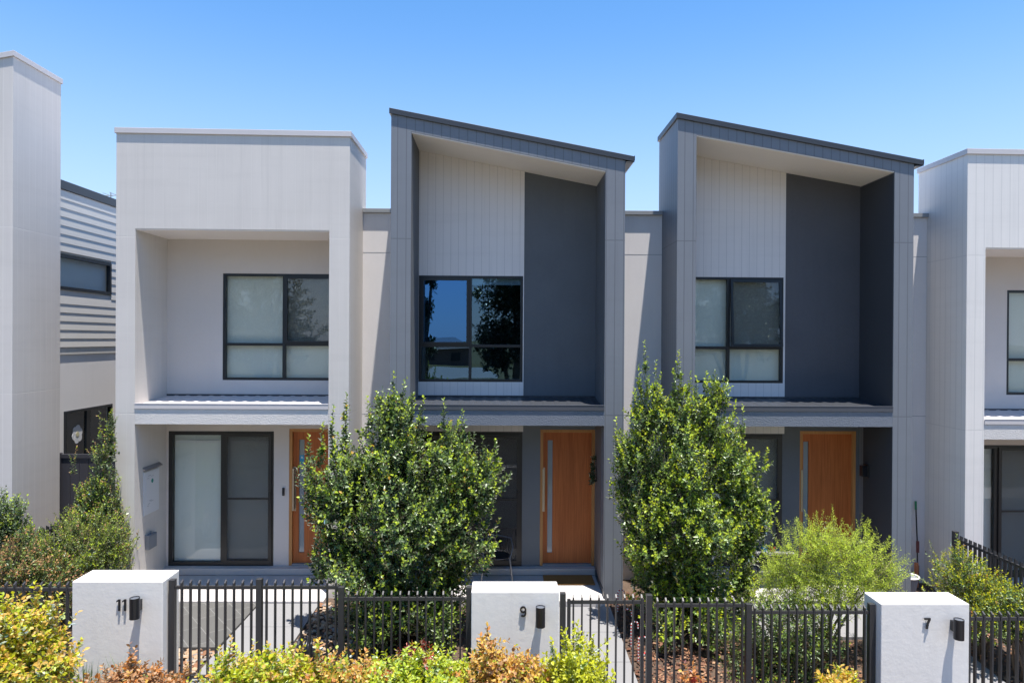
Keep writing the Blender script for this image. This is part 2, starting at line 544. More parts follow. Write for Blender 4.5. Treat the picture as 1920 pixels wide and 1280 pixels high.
def slab_path(name, x0, x1, y0, y1, mat, th=0.10, lift=0.012, joints=True):
    m = MB()
    n = max(1, int(round((y1 - y0) / 0.9))) if joints else 1
    e = (y1 - y0) / n
    for k in range(n):
        a, b = y0 + k * e, y0 + (k + 1) * e - (0.008 if joints else 0)
        za, zb = gz((x0 + x1) / 2, a) + lift, gz((x0 + x1) / 2, b) + lift
        vs = [(x0, a, za - th), (x1, a, za - th), (x1, b, zb - th), (x0, b, zb - th), (x0, a, za), (x1, a, za), (x1, b, zb), (x0, b, zb)]
        m.add(vs, [(0, 3, 2, 1), (4, 5, 6, 7), (0, 1, 5, 4), (1, 2, 6, 5), (2, 3, 7, 6), (3, 0, 4, 7)])
    o = m.build(name, mat, bevel=0.004)
    return tag(o, kind='structure')


slab_path('garden_path', -3.80, -2.86, 5.7, 10.86, M['conc'])
slab_path('garden_path', 0.76, 1.76, 5.7, 10.86, M['conc'])
slab_path('garden_path', 5.62, 6.64, 5.7, 10.86, M['conc'])
slab_path('patio', -5.90, -3.806, 9.27, 10.86, M['tiles'], joints=False)
slab_path('patio', 2.9, 5.61, 9.95, 10.86, M['conc'], joints=False)


# loose stones and bark chips nobody could count
def rock_field(name, area, n, smin, smax, mats, flatness=0.6, seed=1, lift=0.0, kindname=None):
    rng = np.random.default_rng(seed)
    base = np.array([(-1, 0, 0), (1, 0, 0), (0, -1, 0), (0, 1, 0), (0, 0, -1), (0, 0, 1),
                     (.6, .6, .5), (-.6, .6, .5), (.6, -.6, .5), (-.6, -.6, .5)], float)
    import itertools
    tri = [(5, 6, 7), (5, 7, 9), (5, 9, 8), (5, 8, 6), (6, 3, 7), (9, 2, 8), (7, 0, 9), (8, 1, 6),
           (6, 1, 3), (7, 3, 0), (9, 0, 2), (8, 2, 1), (4, 3, 1), (4, 0, 3), (4, 2, 0), (4, 1, 2)]
    V, Fc, MI = [], [], []
    for k in range(n):
        a = area[rng.integers(len(area))] if False else area[min(len(area) - 1, int(rng.random() * len(area)))]
        x = rng.uniform(a[0], a[1]); y = rng.uniform(a[2], a[3])
        s = smin + (smax - smin) * rng.random() ** 2
        sc = s * np.array([rng.uniform(.7, 1.25), rng.uniform(.6, 1.0), rng.uniform(.5, 1) * flatness])
        v = base * sc * (1 + rng.uniform(-.22, .22, (10, 3)))
        an = rng.uniform(0, 6.28); c, s_ = math.cos(an), math.sin(an)
        v = np.stack([v[:, 0] * c - v[:, 1] * s_, v[:, 0] * s_ + v[:, 1] * c, v[:, 2] + v[:, 0] * rng.uniform(-.3, .3)], 1)
        v += np.array([x, y, gz(x, y) + lift + sc[2] * rng.uniform(-.1, .9)])
        n0 = len(V)
        V += v.tolist(); Fc += [tuple(i + n0 for i in q) for q in tri]
        MI += [int(rng.integers(len(mats)))] * 16
    m = MB(); m.v, m.f, m.mi = V, Fc, MI
    return tag(m.build(name, mats), kind='stuff')


st = [paint('stone_%d' % i, c, 0.85, 0.15, 0.4, 60) for i, c in enumerate(
    [(0.34, 0.23, 0.15), (0.27, 0.165, 0.10), (0.33, 0.27, 0.21), (0.22, 0.11, 0.06), (0.20, 0.19, 0.185), (0.38, 0.27, 0.17)])]
o = rock_field('river_stones', [(-5.9, -3.83, 8.55, 9.26)] * 3 + [(-2.83, -1.9, 8.3, 10.9)] * 3 + [(-7.3, -5.1, 8.3, 9.6)] * 2, 1900, 0.025, 0.065, st, seed=4)
tag(o, 'bed of tan and brown river stones beside the patio and path of house 11', 'stones')
chip = [paint('chip_%d' % i, c, 0.95, 0.2) for i, c in enumerate([(0.09, 0.04, 0.025), (0.13, 0.06, 0.035), (0.06, 0.03, 0.02), (0.16, 0.08, 0.05)])]
o = rock_field('bark_mulch', [(1.78, 2.85, 8.3, 11.5)] * 2 + [(-1.9, 0.74, 8.3, 10.9)], 2200, 0.012, 0.04, chip, 0.3, seed=5)
tag(o, 'dark reddish brown bark mulch beside the path of house 9', 'mulch')
chip2 = [paint('tan_chip_%d' % i, c, 0.95, 0.2) for i, c in enumerate([(0.28, 0.15, 0.09), (0.22, 0.11, 0.06), (0.33, 0.20, 0.12), (0.17, 0.08, 0.05)])]
o = rock_field('wood_chips', [(1.9, 5.6, 8.3, 9.9)] * 2 + [(6.66, 8.6, 8.0, 11.0)] * 2, 3600, 0.012, 0.035, chip2, 0.3, seed=6)
tag(o, 'pale pinkish wood chips in the garden bed behind the fence of house 7', 'mulch')


# ================================================================== houses
def wall_with_holes(m, x0, x1, z0, z1, y, th, holes, mi=0):
    """solid wall (front face at y, thickness th) left open at the rectangles in holes"""
    xs = sorted({x0, x1} | {h[0] for h in holes} | {h[1] for h in holes})
    xs = [x for x in xs if x0 <= x <= x1]
    for a, b in zip(xs[:-1], xs[1:]):
        c = (a + b) / 2
        cuts = sorted([(h[2], h[3]) for h in holes if h[0] < c < h[1]])
        z = z0
        for lo, hi in cuts:
            if lo > z + 1e-4: m.box(a, b, y, y + th, z, lo, mi)
            z = hi
        if z1 > z + 1e-4: m.box(a, b, y, y + th, z, z1, mi)


def window(parent, name, x0, x1, z0, z1, y, fr, glass, cols, rows, sash=None, blinds=None, screens=(), open_deg=0.0, fw=0.045, mw=0.05, sash_glass=None):
    """frame with mullions; panes set back; sash = (col,row) with a thicker operable sash"""
    m = MB(); d0, d1 = y - 0.012, y + 0.075
    m.box(x0, x1, d0, d1, z1 - fw, z1); m.box(x0, x1, d0, d1, z0, z0 + fw)
    m.box(x0, x0 + fw, d0, d1, z0 + fw, z1 - fw); m.box(x1 - fw, x1, d0, d1, z0 + fw, z1 - fw)
    X = [x0 + fw] + cols + [x1 - fw]; Z = [z0 + fw] + rows + [z1 - fw]
    for c in cols: m.box(c - mw / 2, c + mw / 2, d0 + 0.004, d1 - 0.004, z0 + fw, z1 - fw)
    for r in rows:
        for i in range(len(X) - 1):
            a = X[i] + (mw / 2 if i else 0); b = X[i + 1] - (mw / 2 if i < len(X) - 2 else 0)
            m.box(a, b, d0 + 0.008, d1 - 0.008, r - mw / 2, r + mw / 2)
    win = m.build(name, fr, parent, bevel=0.003)
    pm = MB()
    for i in range(len(X) - 1):
        for j in range(len(Z) - 1):
            a = X[i] + (mw / 2 if i else 0); b = X[i + 1] - (mw / 2 if i < len(X) - 2 else 0)
            c = Z[j] + (mw / 2 if j else 0); d = Z[j + 1] - (mw / 2 if j < len(Z) - 2 else 0)
            if sash == (i, j):
                s = MB(); sw = 0.042
                yy = y - 0.035
                s.box(a, b, yy, yy + 0.04, d - sw, d); s.box(a, b, yy, yy + 0.04, c, c + sw)
                s.box(a, a + sw, yy, yy + 0.04, c + sw, d - sw); s.box(b - sw, b, yy, yy + 0.04, c + sw, d - sw)
                s.box(a + sw, b - sw, yy + 0.014, yy + 0.020, c + sw, d - sw, 1)
                if open_deg:
                    Rm = Matrix.Translation((0, yy, d)) @ Matrix.Rotation(-R(open_deg), 4, 'X') @ Matrix.Translation((0, -yy, -d))
                    s.v = [tuple(Rm @ Vector(p)) for p in s.v]
                    s.box(a + 0.01, a + 0.02, yy - 0.10, yy + 0.05, c + 0.10, c + 0.115)
                s.build('sash', [fr, sash_glass or glass], win)
            else:
                pm.box(a, b, y + 0.03, y + 0.036, c, d)
            if (i, j) in screens:
                sc = MB(); sc.quad((a, y + 0.02, c), (b, y + 0.02, c), (b, y + 0.02, d), (a, y + 0.02, d))
                sc.build('fly_screen', M['screen'], win)
    pm.build('pane', glass, win)
    if blinds:
        for (a, b, c, d, mat) in blinds:
            q = MB(); q.box(a, b, y + 0.10, y + 0.104, c, d)
            q.box(a, b, y + 0.095, y + 0.11, c - 0.02, c)
            q.build('blind', mat, win)
    return win


def room(m, x0, x1, z0, z1, y, depth=2.2):
    """inward facing box behind an opening"""
    e = 0.05
    a, b, c, d = x0 - e, x1 + e, z0 - e, z1 + e
    y0, y1 = y + 0.16, y + depth
    m.quad((a, y1, c), (b, y1, c), (b, y1, d), (a, y1, d))
    m.quad((a, y0, c), (a, y1, c), (a, y1, d), (a, y0, d))
    m.quad((b, y0, c), (b, y0, d), (b, y1, d), (b, y1, c))
    m.quad((a, y0, c), (b, y0, c), (b, y1, c), (a, y1, c))
    m.quad((a, y0, d), (a, y1, d), (b, y1, d), (b, y0, d))


def front_door(parent, x0, x1, z0, z1, y, gx, hx, sticker=False):
    fw = 0.055
    m = MB()
    m.box(x0, x0 + fw, y - 0.015, y + 0.11, z0, z1); m.box(x1 - fw, x1, y - 0.015, y + 0.11, z0, z1)
    m.box(x0 + fw, x1 - fw, y - 0.015, y + 0.11, z1 - fw, z1)
    s = MB()
    a, b, c, d = x0 + fw, x1 - fw, z0 + 0.035, z1 - fw
    g0, g1 = gx
    zt, zb = z1 - 0.20, z0 + 0.22
    yd = y + 0.045
    s.box(a, g0, yd, yd + 0.04, c, d); s.box(g1, b, yd, yd + 0.04, c, d)
    s.box(g0, g1, yd, yd + 0.04, zt, d); s.box(g0, g1, yd, yd + 0.04, c, zb)
    door = s.build('front_door', M['door'], parent)
    m.build('door_frame', M['jamb'], door, bevel=0.002)
    t = MB(); t.box(x0 + fw, x1 - fw, y - 0.02, y + 0.10, z0, z0 + 0.03)
    t.build('threshold', M['mid_metal'], door)
    q = MB(); q.box(g0, g1, yd + 0.012, yd + 0.022, zb, zt)
    q.build('glass_panel', M['frost'], door)
    q = MB(); q.box(g0 - 0.008, g0, yd - 0.004, yd + 0.012, zb - .008, zt + .008); q.box(g1, g1 + 0.008, yd - 0.004, yd + 0.012, zb - .008, zt + .008)
    q.box(g0, g1, yd - 0.004, yd + 0.012, zt, zt + .008); q.box(g0, g1, yd - 0.004, yd + 0.012, zb - .008, zb)
    q.build('glazing_bead', M['door'], door)
    h0, h1 = z0 + 0.98, z0 + 1.73
    q = MB()
    q.box(hx - 0.016, hx + 0.016, yd - 0.075, yd - 0.052, h0 + .0, h1)
    q.box(hx - 0.014, hx + 0.014, yd - 0.052, yd - 0.006, h0 + 0.02, h0 + 0.05); q.box(hx - 0.014, hx + 0.014, yd - 0.052, yd - 0.006, h1 - 0.05, h1 - 0.02)
    q.box(hx - 0.034, hx + 0.034, yd - 0.006, yd, h0 - 0.02, h1 + 0.02)
    q.build('handle', M['steel'], door, bevel=0.003)
    if sticker:
        q = MB(); q.box(g0 + 0.004, g1 - 0.004, yd + 0.008, yd + 0.0115, zt - 0.43, zt - 0.28)
        cx = (g0 + g1) / 2
        q.prism([(cx - 0.022, zt - 0.335), (cx + 0.022, zt - 0.335), (cx, zt - 0.297)], yd + 0.006, yd + 0.0078, 1)
        q.build('sticker', [M['blue_p'], M['white']], door)
    return door


def awning(parent, x0, x1, z, dz, mat, gmat, bmat):
    """low ribbed metal roof over the porch, gutter, rendered beam with the porch ceiling"""
    m = MB()
    zb, zf = 3.155 + dz, 3.085 + dz
    m.prism([(x0, zf - 0.03), (x1, zf - 0.03), (x1, zf - 0.012), (x0, zf - 0.012)], F + 0.10, F + 0.11)
    m.add([(x0, F + 0.07, zf - .02), (x1, F + 0.07, zf - .02), (x1, B, zb - .02), (x0, B, zb - .02)], [(0, 1, 2, 3)])
    k = x0 + 0.12
    while k < x1 - 0.1:
        w, h = 0.035, 0.009
        a = [(k, F + 0.07, zf - .02), (k + w, F + 0.07, zf + h - .02), (k + 2 * w, F + 0.07, zf + h - .02), (k + 3 * w, F + 0.07, zf - .02)]
        b = [(p[0], B - 0.02, p[2] + zb - zf) for p in a]
        m.add(a + b, [(0, 4, 5, 1), (1, 5, 6, 2), (2, 6, 7, 3), (0, 1, 2, 3)])
        k += 0.205
    m.build('awning_roof', mat, parent)
    g = MB()
    g.box(x0, x1, F - 0.013, F - 0.001, zf - 0.075, zf + 0.004)      # front lip
    g.box(x0, x1, F - 0.001, F + 0.068, zf - 0.075, zf - 0.063)
    g.box(x0, x1, F - 0.017, F + 0.005, zf + 0.004, zf + 0.016)
    g.build('gutter', gmat, parent, bevel=0.003)
    b = MB()
    b.box(x0, x1, F, F + 0.30, 2.762 + dz, zf - 0.077)
    b.box(x0, x1, F + 0.302, B - 0.001, 2.762 + dz, 2.80 + dz)
    b.build('beam', bmat, parent)
    return


def house(label, group, X0, X1, OX0, OX1, ztop, ztopr, zo, zor, dz, mats, roofmat, tall_dz=0.0, gap=None, tipx=0.14, sloped=True, BT=BT):
    """portal frame and body of one townhouse. ztop/ztopr: cladding top at left/right; zo/zor: opening head"""
    H = empty('townhouse', (X0, F, 0), label, 'house', group)
    clad = mats['clad']
    m = MB()
    def zt(x): return ztop + (ztopr - ztop) * (x - X0) / (X1 - X0)
    def zh(x): return zo + (zor - zo) * (x - OX0) / (OX1 - OX0)
    zlow = -0.45
    # pillars up to the opening head, beam above; side cheeks run back to BT
    m.prism([(X0, zlow), (OX0, zlow), (OX0, zh(OX0)), (X0, zh(X0))], F, BT)
    m.prism([(OX1, zlow), (X1, zlow), (X1, zh(X1)), (OX1, zh(OX1))], F, BT)
    m.prism([(X0, zh(X0)), (OX0, zh(OX0)), (OX1, zh(OX1)), (X1, zh(X1)), (X1, zt(X1)), (X0, zt(X0))], F, BT)
    m.build('portal_cladding', clad, H)
    # ceiling of the recess: lining board a touch below the head
    s = MB()
    s.prism([(OX0 + .002, zh(OX0) - 0.018), (OX1 - .002, zh(OX1) - 0.018), (OX1 - .002, zh(OX1) - 0.003), (OX0 + .002, zh(OX0) - 0.003)], F + 0.012, B)
    s.build('soffit', M['soffit'], H)
    # capping / fascia
    c = MB(); th = 0.085; ov = 0.030 if sloped else 0.024
    a0, a1 = X0 - ov, X1 + (tipx if sloped else ov)
    c.prism([(a0, zt(a0) - 0.004), (a1, zt(a1) - 0.004), (a1, zt(a1) + th), (a0, zt(a0) + th)], F - ov, BT + 0.02)
    if sloped:      # quad gutter at the low end
        c.prism([(X1 + .004, zt(a1) - 0.02), (a1 - 0.02, zt(a1) - 0.02), (a1 + 0.012, zt(a1) + 0.02), (a1 + 0.012, zt(a1) + th + 0.01), (a1 + .002, zt(a1) + th + .012), (a1 + .001, zt(a1) - 0.006), (X1 + .004, zt(a1) - .006)], F - ov + 0.002, BT)
    c.build('roof_capping', roofmat, H, bevel=0.004)
    return H


holes_common = {}


def body(H, X0, X1, zroof, dz, mat):
    m = MB()
    m.box(X0 + 0.03, X1 - 0.03, B + 2.6, 21, -0.4, zroof)
    m.box(X0 + 0.03, X1 - 0.03, B + 0.3, B + 2.6, zroof - 0.2, zroof)
    m.build('body', mat, H)


GAP_Z = 6.40


def gap_wall(H, x0, x1, ztop, fmat, mat=None):
    m = MB()
    m.box(x0 + .001, x1 - .001, B, B + 0.25, -0.45, ztop)
    jz = 5.69
    w = m.build('gap_wall', mat or M['gap_render'], H)
    for zz in (jz, jz - 2.87):
        j = MB(); j.box(x0 + .002, x1 - .002, B - 0.0015, B + .01, zz, zz + 0.008)
        j.build('control_joint', M['mid_metal'], w)
    c = MB(); c.box(x0 + .001, x1 - .001, B - 0.05, B + 0.27, ztop, ztop + 0.07)
    c.build('parapet_flashing', fmat, H, bevel=0.003)


# ---------------- house 11 (white)
def white_house(label, dx, dz, clad, win_l, render, with_left_items):
    X0, X1 = -6.23 + dx, -2.472 + dx
    OX0, OX1 = -5.92 + dx, -2.80 + dx
    H = house(label, 'row of terrace townhouses', X0, X1, OX0, OX1, 7.458 + dz, 7.435 + dz, 5.92 + dz, 5.915 + dz, dz,
              {'clad': clad}, M['pale_metal'], sloped=False)
    wx0, wx1, wz0, wz1 = win_l, -2.86 + dx, 3.415 + dz, 5.305 + dz
    sx0, sx1, sz0, sz1 = -5.885 + dx, -4.03 + dx, 0.118 + dz, 2.508 + dz
    kx0, kx1, kz1 = -3.76 + dx, -2.84 + dx, 2.555 + dz
    m = MB()
    wall_with_holes(m, OX0, OX1, -0.3 + dz, 5.91 + dz, B, 0.15, [(wx0, wx1, wz0, wz1), (sx0, sx1, sz0, sz1), (kx0, kx1, 0.12 + dz, kz1)])
    m.build('recess_wall', render, H)
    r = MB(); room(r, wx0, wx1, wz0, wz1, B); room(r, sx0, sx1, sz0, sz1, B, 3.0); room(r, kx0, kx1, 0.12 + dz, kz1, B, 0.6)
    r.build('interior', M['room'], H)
    mc = -3.866 + dx
    window(H, 'window', wx0, wx1, wz0, wz1, B + 0.02, M['frame'], M['glass'], [mc], [4.05 + dz], sash=(1, 1), screens=[(1, 1)],
           blinds=[(wx0 + .02, mc, wz0 + 0.03, wz1, M['blind']), (mc + .01, wx1 - .02, wz0 + 0.03, wz1, M['blind'])])
    sl_ = window(H, 'sliding_door', sx0, sx1, sz0, sz1, B + 0.01, M['frame2'], M['glass'], [-4.925 + dx], [], fw=0.07, mw=0.085,
           blinds=[(sx0 + .03, -4.93 + dx, sz0 + 0.05, sz1, M['curtain']), (-4.92 + dx, sx1 - .03, sz0 + 0.12, sz1, M['curtain'])])
    q_ = MB(); q_.box(sx0 + .08, -4.97 + dx, B + .085, B + .10, 2.285 + dz, 2.335 + dz); q_.build('blind_rail', M['white_plastic'], sl_)
    q_ = MB(); q_.box(-4.87 + dx, sx1 - .08, B + .085, B + .10, 2.285 + dz, 2.335 + dz); q_.build('blind_rail', M['white_plastic'], sl_)
    # screen door leaf on the right half
    s = MB(); a, b = -4.90 + dx, sx1 - 0.035; y = B - 0.022; z0, z1 = sz0 + 0.03, sz1 - 0.045
    s.box(a, b, y, y + .02, z1 - .05, z1); s.box(a, b, y, y + .02, z0, z0 + .07); s.box(a, a + .055, y, y + .02, z0 + .07, z1 - .05); s.box(b - .055, b, y, y + .02, z0 + .07, z1 - .05)
    s.box(a + .055, b - .055, y + .002, y + .018, 1.30 + dz, 1.33 + dz)
    s.quad((a + .055, y + .01, z0 + .07), (b - .055, y + .01, z0 + .07), (b - .055, y + .01, z1 - .05), (a + .055, y + .01, z1 - .05), 1)
    s.box(b - .045, b - .015, y - .02, y, 1.33 + dz, 1.45 + dz)
    s.build('screen_door', [M['frame2'], M['screen']], sl_)
    front_door(H, kx0, kx1, 0.12 + dz, kz1, B + 0.02, (-3.60 + dx, -3.505 + dx), -3.685 + dx, sticker=with_left_items)
    t = MB(); t.box(OX0 + .002, OX1 - .002, B - 0.15, B - .001, 0.002 + dz, 0.118 + dz)
    t.build('step', M['porch'], H, bevel=0.006)
    t = MB(); t.box(OX0 + .002, OX1 - .002, 10.87, B - .15, -0.35 + dz, 0.0 + dz)
    t.build('porch_floor', M['porch'], H, bevel=0.008)
    awning(H, OX0 + .002, OX1 - .002, 3.1, dz, M['pale_metal'] if with_left_items else M['pale_metal'], M['pale_metal'], M['beam_white'])
    body(H, X0, X1, 6.3 + dz, dz, M['white_render'])
    f = MB(); f.box(X0 + 0.31, X1 - .31, B - 0.012, B - .001, 3.128 + dz, 3.165 + dz); f.build('wall_flashing', M['dark_metal'], H)
    return H


H11 = white_house('white townhouse with flat capping and square upper recess behind pier 11', 0, 0, M['white_clad'], -4.942, M['white_render'], True)
H5 = white_house('bright white townhouse cut off by the right edge of the photo', 13.89, -0.2, M['bright_clad'], 9.13, paint('white_render_b', (0.66, 0.61, 0.58), 0.8, 0.04, 0.35, 120), False)
# fittings of house 11
x = -5.92
q = MB(); q.box(x, x + 0.014, 11.40, 11.90, 1.20, 1.92); q.box(x + .014, x + .0385 - .02, 11.44, 11.86, 1.24, 1.88)
mb_ = q.build('meter_box', M['white_plastic'], H11, bevel=0.004)
q = MB(); q.prism([(x, 1.99), (x + .06, 1.955), (x + .06, 1.965), (x, 2.01)], 11.38, 11.93); q.build('rain_hood', paint('hood_metal', (0.25, 0.23, 0.22), .5), mb_)
for yy, zz, ww, hh in ((11.52, 1.84, .09, .006), (11.62, 1.82, .08, .005), (11.50, 1.80, .05, .005), (11.55, 1.42, .10, .005), (11.60, 1.40, .10, .005), (11.52, 1.37, .07, .005), (11.5, 1.34, .05, .006)):
    q = MB(); q.box(x + .0185, x + .020, yy, yy + ww, zz, zz + hh)
    q.build('printed_line', M['grey_plastic'], mb_)
q = MB(); q.tube([(x + .0185, 11.66, 1.74), (x + .0205, 11.66, 1.74)], 0.036, 14); q.build('round_sticker', paint('teal', (0.02, 0.25, 0.2), .5), mb_)
q = MB(); q.box(x, x + .07, 11.46, 11.72, 0.62, 0.86); q.box(x + .07, x + .078, 11.48, 11.70, 0.64, 0.84); q.tube([(x + .03, 11.6, .86), (x + .03, 11.6, .90)], .012, 8)
q.build('power_outlet', M['grey_plastic'], H11, bevel=0.01)
q = MB(); q.box(-3.875, -3.835, B - .028, B, 1.37, 1.51)
db = q.build('doorbell', M['black'], H11, bevel=0.006)
q = MB(); q.tube([(-3.855, B - .031, 1.40), (-3.855, B - .027, 1.40)], .011, 12); q.build('button', M['lens'], db)


# ---------------- houses 9 and 7 (dark grey with white boards)
def grey_house(label, dx, zoff, X1, OX0, OX1, ztop, ztopr, zo, zor, capz, openwin, blinded):
    X0 = -1.808 + dx
    H = house(label, 'row of terrace townhouses', X0, X1, OX0, OX1, ztop, ztopr, zo, zor, 0, {'clad': M['grey_clad']}, M['dark_metal'])
    return H


def grey_parts(H, OX0, OX1, split, zo, zor, win, col, slider, door, dark_left, gf_mat, blinded):
    def zh(x): return zo + (zor - zo) * (x - OX0) / (OX1 - OX0) - 0.02
    wx0, wx1, wz0, wz1 = win
    zmid = 2.762
    # white boards, proud of the dark render, in one mesh around the window
    m = MB()
    y = B - 0.02
    m.prism([(wx0, wz1), (wx1, wz1), (wx1, zh(wx1)), (wx0, zh(wx0))], y, B + .13)
    if wx0 - OX0 > 0.004: m.prism([(OX0, 3.10), (wx0, 3.10), (wx0, zh(wx0)), (OX0, zh(OX0))], y, B + .13)
    m.prism([(wx1, 3.10), (split, 3.10), (split, zh(split)), (wx1, zh(wx1))], y, B + .13)
    m.box(wx0, wx1, y, B + .13, 3.10, wz0)
    sx0, sx1, sz0, sz1 = slider
    m.box(OX0 + .001, split, y, B + .13, sz1, 2.80)
    m.build('white_boards', M['board'], H)
    d = MB()
    d.prism([(split, 2.80), (OX1, 2.80), (OX1, zh(OX1)), (split, zh(split))], B, B + 0.15)
    d.build('recess_wall', dark_left, H)
    kx0, kx1, kz0, kz1 = door
    g_ = MB()
    wall_with_holes(g_, sx1, OX1, -0.3, 2.80, B - 0.002, 0.15, [(kx0, kx1, kz0, kz1)])
    g_.box(OX0, sx1, B - .002, B + .15, -0.3, sz0)
    g_.build('porch_wall', gf_mat, H)
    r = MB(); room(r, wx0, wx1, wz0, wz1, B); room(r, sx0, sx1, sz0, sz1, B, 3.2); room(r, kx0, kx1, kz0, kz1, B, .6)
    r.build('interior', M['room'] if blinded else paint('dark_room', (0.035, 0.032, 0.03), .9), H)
    t = MB(); t.box(OX0 + .002, OX1 - .002, B - 0.15, B - .003, 0.002, 0.118); t.build('step', M['porch'], H, bevel=0.006)
    t = MB(); t.box(OX0 + .002, OX1 - .002, 10.87, B - .15, -0.5, 0.0); t.build('porch_floor', M['porch'], H, bevel=0.008)
    awning(H, OX0 + .002, OX1 - .002, 3.1, 0, M['dark_metal'], paint('grey_gutter', (0.075, 0.08, 0.095), 0.4, 0.05, spec=0.5), M['beam_grey'])
    f = MB(); f.box(OX0, OX1, B - 0.035, B - .021, 3.12, 3.165); f.build('wall_flashing', M['dark_metal'], H)
    # skirting on the inner faces of the porch
    q = MB(); q.box(OX1 - .012, OX1 - .001, 10.95, B - .16, 0.001, 0.10); q.build('skirting', M['dark_metal'], H)


H9 = grey_house('dark grey slope-topped townhouse with clear upper window, behind pier 9', 0, 0, 2.010, -1.480, 1.690, 7.815, 7.10, 7.528, 6.926, 0, False, False)
grey_parts(H9, -1.480, 1.690, 0.400, 7.528, 6.926, (-1.470, 0.384, 3.405, 5.292), -0.555, (-1.45, 0.386, 0.118, 2.520), (0.708, 1.690, 0.118, 2.558), M['grey_render'], M['mid_render'], False)
H7 = grey_house('dark grey slope-topped townhouse with upper window sash tilted open, behind pier 7', 4.676, 0, 6.770, 3.176, 6.450, 7.79, 7.085, 7.525, 6.963, 0, True, True)
grey_parts(H7, 3.176, 6.450, 5.090, 7.525, 6.963, (3.200, 5.056, 3.407, 5.300), 4.07, (3.2, 5.06, 0.118, 2.500), (5.381, 6.400, 0.118, 2.549), M['slate_render'], M['grey_render'], True)
window(H9, 'window', -1.470, 0.384, 3.405, 5.292, B - 0.01, M['frame'], M['glass_dark'], [-0.555], [4.045], sash=(0, 1), sash_glass=M['glass_blue'],
       blinds=[(-0.53, 0.35, 5.16, 5.26, M['blind'])])
window(H7, 'window', 3.200, 5.056, 3.407, 5.300, B - 0.01, M['frame'], M['glass'], [4.07], [4.035], sash=(1, 1), screens=[(1, 1)], open_deg=4.5,
       blinds=[(3.22, 4.07, 3.43, 5.29, M['blind']), (4.075, 5.03, 3.43, 5.29, M['blind'])])
s9 = window(H9, 'sliding_door', -1.45, 0.386, 0.118, 2.520, B, M['frame2'], M['glass'], [-0.53], [], fw=0.07, mw=0.085)
s7 = window(H7, 'sliding_door', 3.2, 5.06, 0.118, 2.500, B, M['frame2'], M['glass'], [4.13], [], fw=0.07, mw=0.085,
            blinds=[(3.25, 4.1, 0.15, 2.45, M['curtain']), (4.15, 5.0, .5, 2.45, M['curtain'])])
for par, a, b, tz in ((s9, -0.50, 0.345, 0.0), (s7, 4.16, 5.02, 0.0)):
    s = MB(); y = B - 0.036; z0, z1 = 0.15, 2.46
    s.box(a, b, y, y + .02, z1 - .05, z1); s.box(a, b, y, y + .02, z0, z0 + .07); s.box(a, a + .055, y, y + .02, z0 + .07, z1 - .05); s.box(b - .055, b, y, y + .02, z0 + .07, z1 - .05)
    s.box(a + .055, b - .055, y + .002, y + .018, 1.30, 1.33)
    s.quad((a + .055, y + .01, z0 + .07), (b - .055, y + .01, z0 + .07), (b - .055, y + .01, z1 - .05), (a + .055, y + .01, z1 - .05), 1)
    s.box(b - .045, b - .015, y - .03, y, 1.33, 1.45)
    if par is s7:
        s.tube([(b - .05, y, 1.24), (b - .12, y - .01, 1.22), (b - .14, y - .01, 1.10), (b - .12, y - .01, .98), (b - .05, y, .96)], .012, 6)
    s.build('screen_door', [M['frame2'], M['screen']], par)
front_door(H9, 0.708, 1.690, 0.118, 2.558, B + 0.02, (0.845, 0.935), 0.765)
front_door(H7, 5.381, 6.400, 0.118, 2.549, B + 0.02, (5.47, 5.565), 5.42)
q = MB(); q.prism([(1.683, 2.81), (1.6895, 2.81), (1.6895, 6.88), (1.683, 6.88)], F + .02, B - .001); q.build('cheek_tone_sheet', M['grey_render'], H9)  # thin sheets on both inner cheeks, toned darker than the cladding
q = MB(); q.prism([(-1.4795, 2.81), (-1.473, 2.81), (-1.473, 7.48), (-1.4795, 7.48)], F + .02, B - .021); q.build('cheek_tone_sheet', M['grey_render'], H9)
q = MB(); q.box(6.444, 6.4495, F + .012, B - .16, .105, 2.76); q.build('porch_tone_sheet', M['cheek_shade_render'], H7)  # dark sheet holding the shade of the side turned from the sun
q = MB(); q.box(1.684, 1.6895, F + .302, B - .16, .105, 2.76); q.build('porch_tone_sheet', paint('porch_taupe', (0.17, 0.15, 0.15), .8, .04), H9)
# right inner cheek of house 7: its shade painted as a near-black sheet
q = MB(); q.prism([(6.444, 2.81), (6.4495, 2.81), (6.4495, 6.93), (6.444, 6.93)], F + .02, B - .001); q.build('cheek_tone_sheet', M['cheek_shade_render'], H7)
q = MB(); q.box(6.33, 6.449, 11.84, 11.94, 1.80, 1.99); q.box(6.42, 6.4495, 11.82, 11.96, 1.78, 2.01); q.build('wall_lamp', M['black'], H7, bevel=0.006)
for Hh, X0_, X1_ in ((H9, -1.808, 2.01), (H7, 2.868, 6.77)):
    body(Hh, X0_, X1_, 6.3, 0, M['gap_render'])
gap_wall(H9, -2.472, -1.808, GAP_Z, M['mid_metal'])
gap_wall(H7, 2.010, 2.868, GAP_Z, M['mid_metal'])
gap_wall(H5, 6.770, 7.66, GAP_Z, M['mid_metal'])

# ---------------- house 13, tall white wing at the left edge with its side running back
H13 = house('tall white townhouse wing at the left edge of the photo with a ribbed side wall', 'row of terrace townhouses',
            -11.65, -7.88, -11.33, -8.21, 7.955, 8.672, 7.60, 8.25, 0, {'clad': M['tall_clad']}, M['pale_metal'], sloped=False, BT=12.32)
m = MB(); m.box(-11.33, -8.21, B, B + .15, -0.3, 7.5)
m.build('recess_wall', M['white_render'], H13)
m = MB()
sx = -7.99
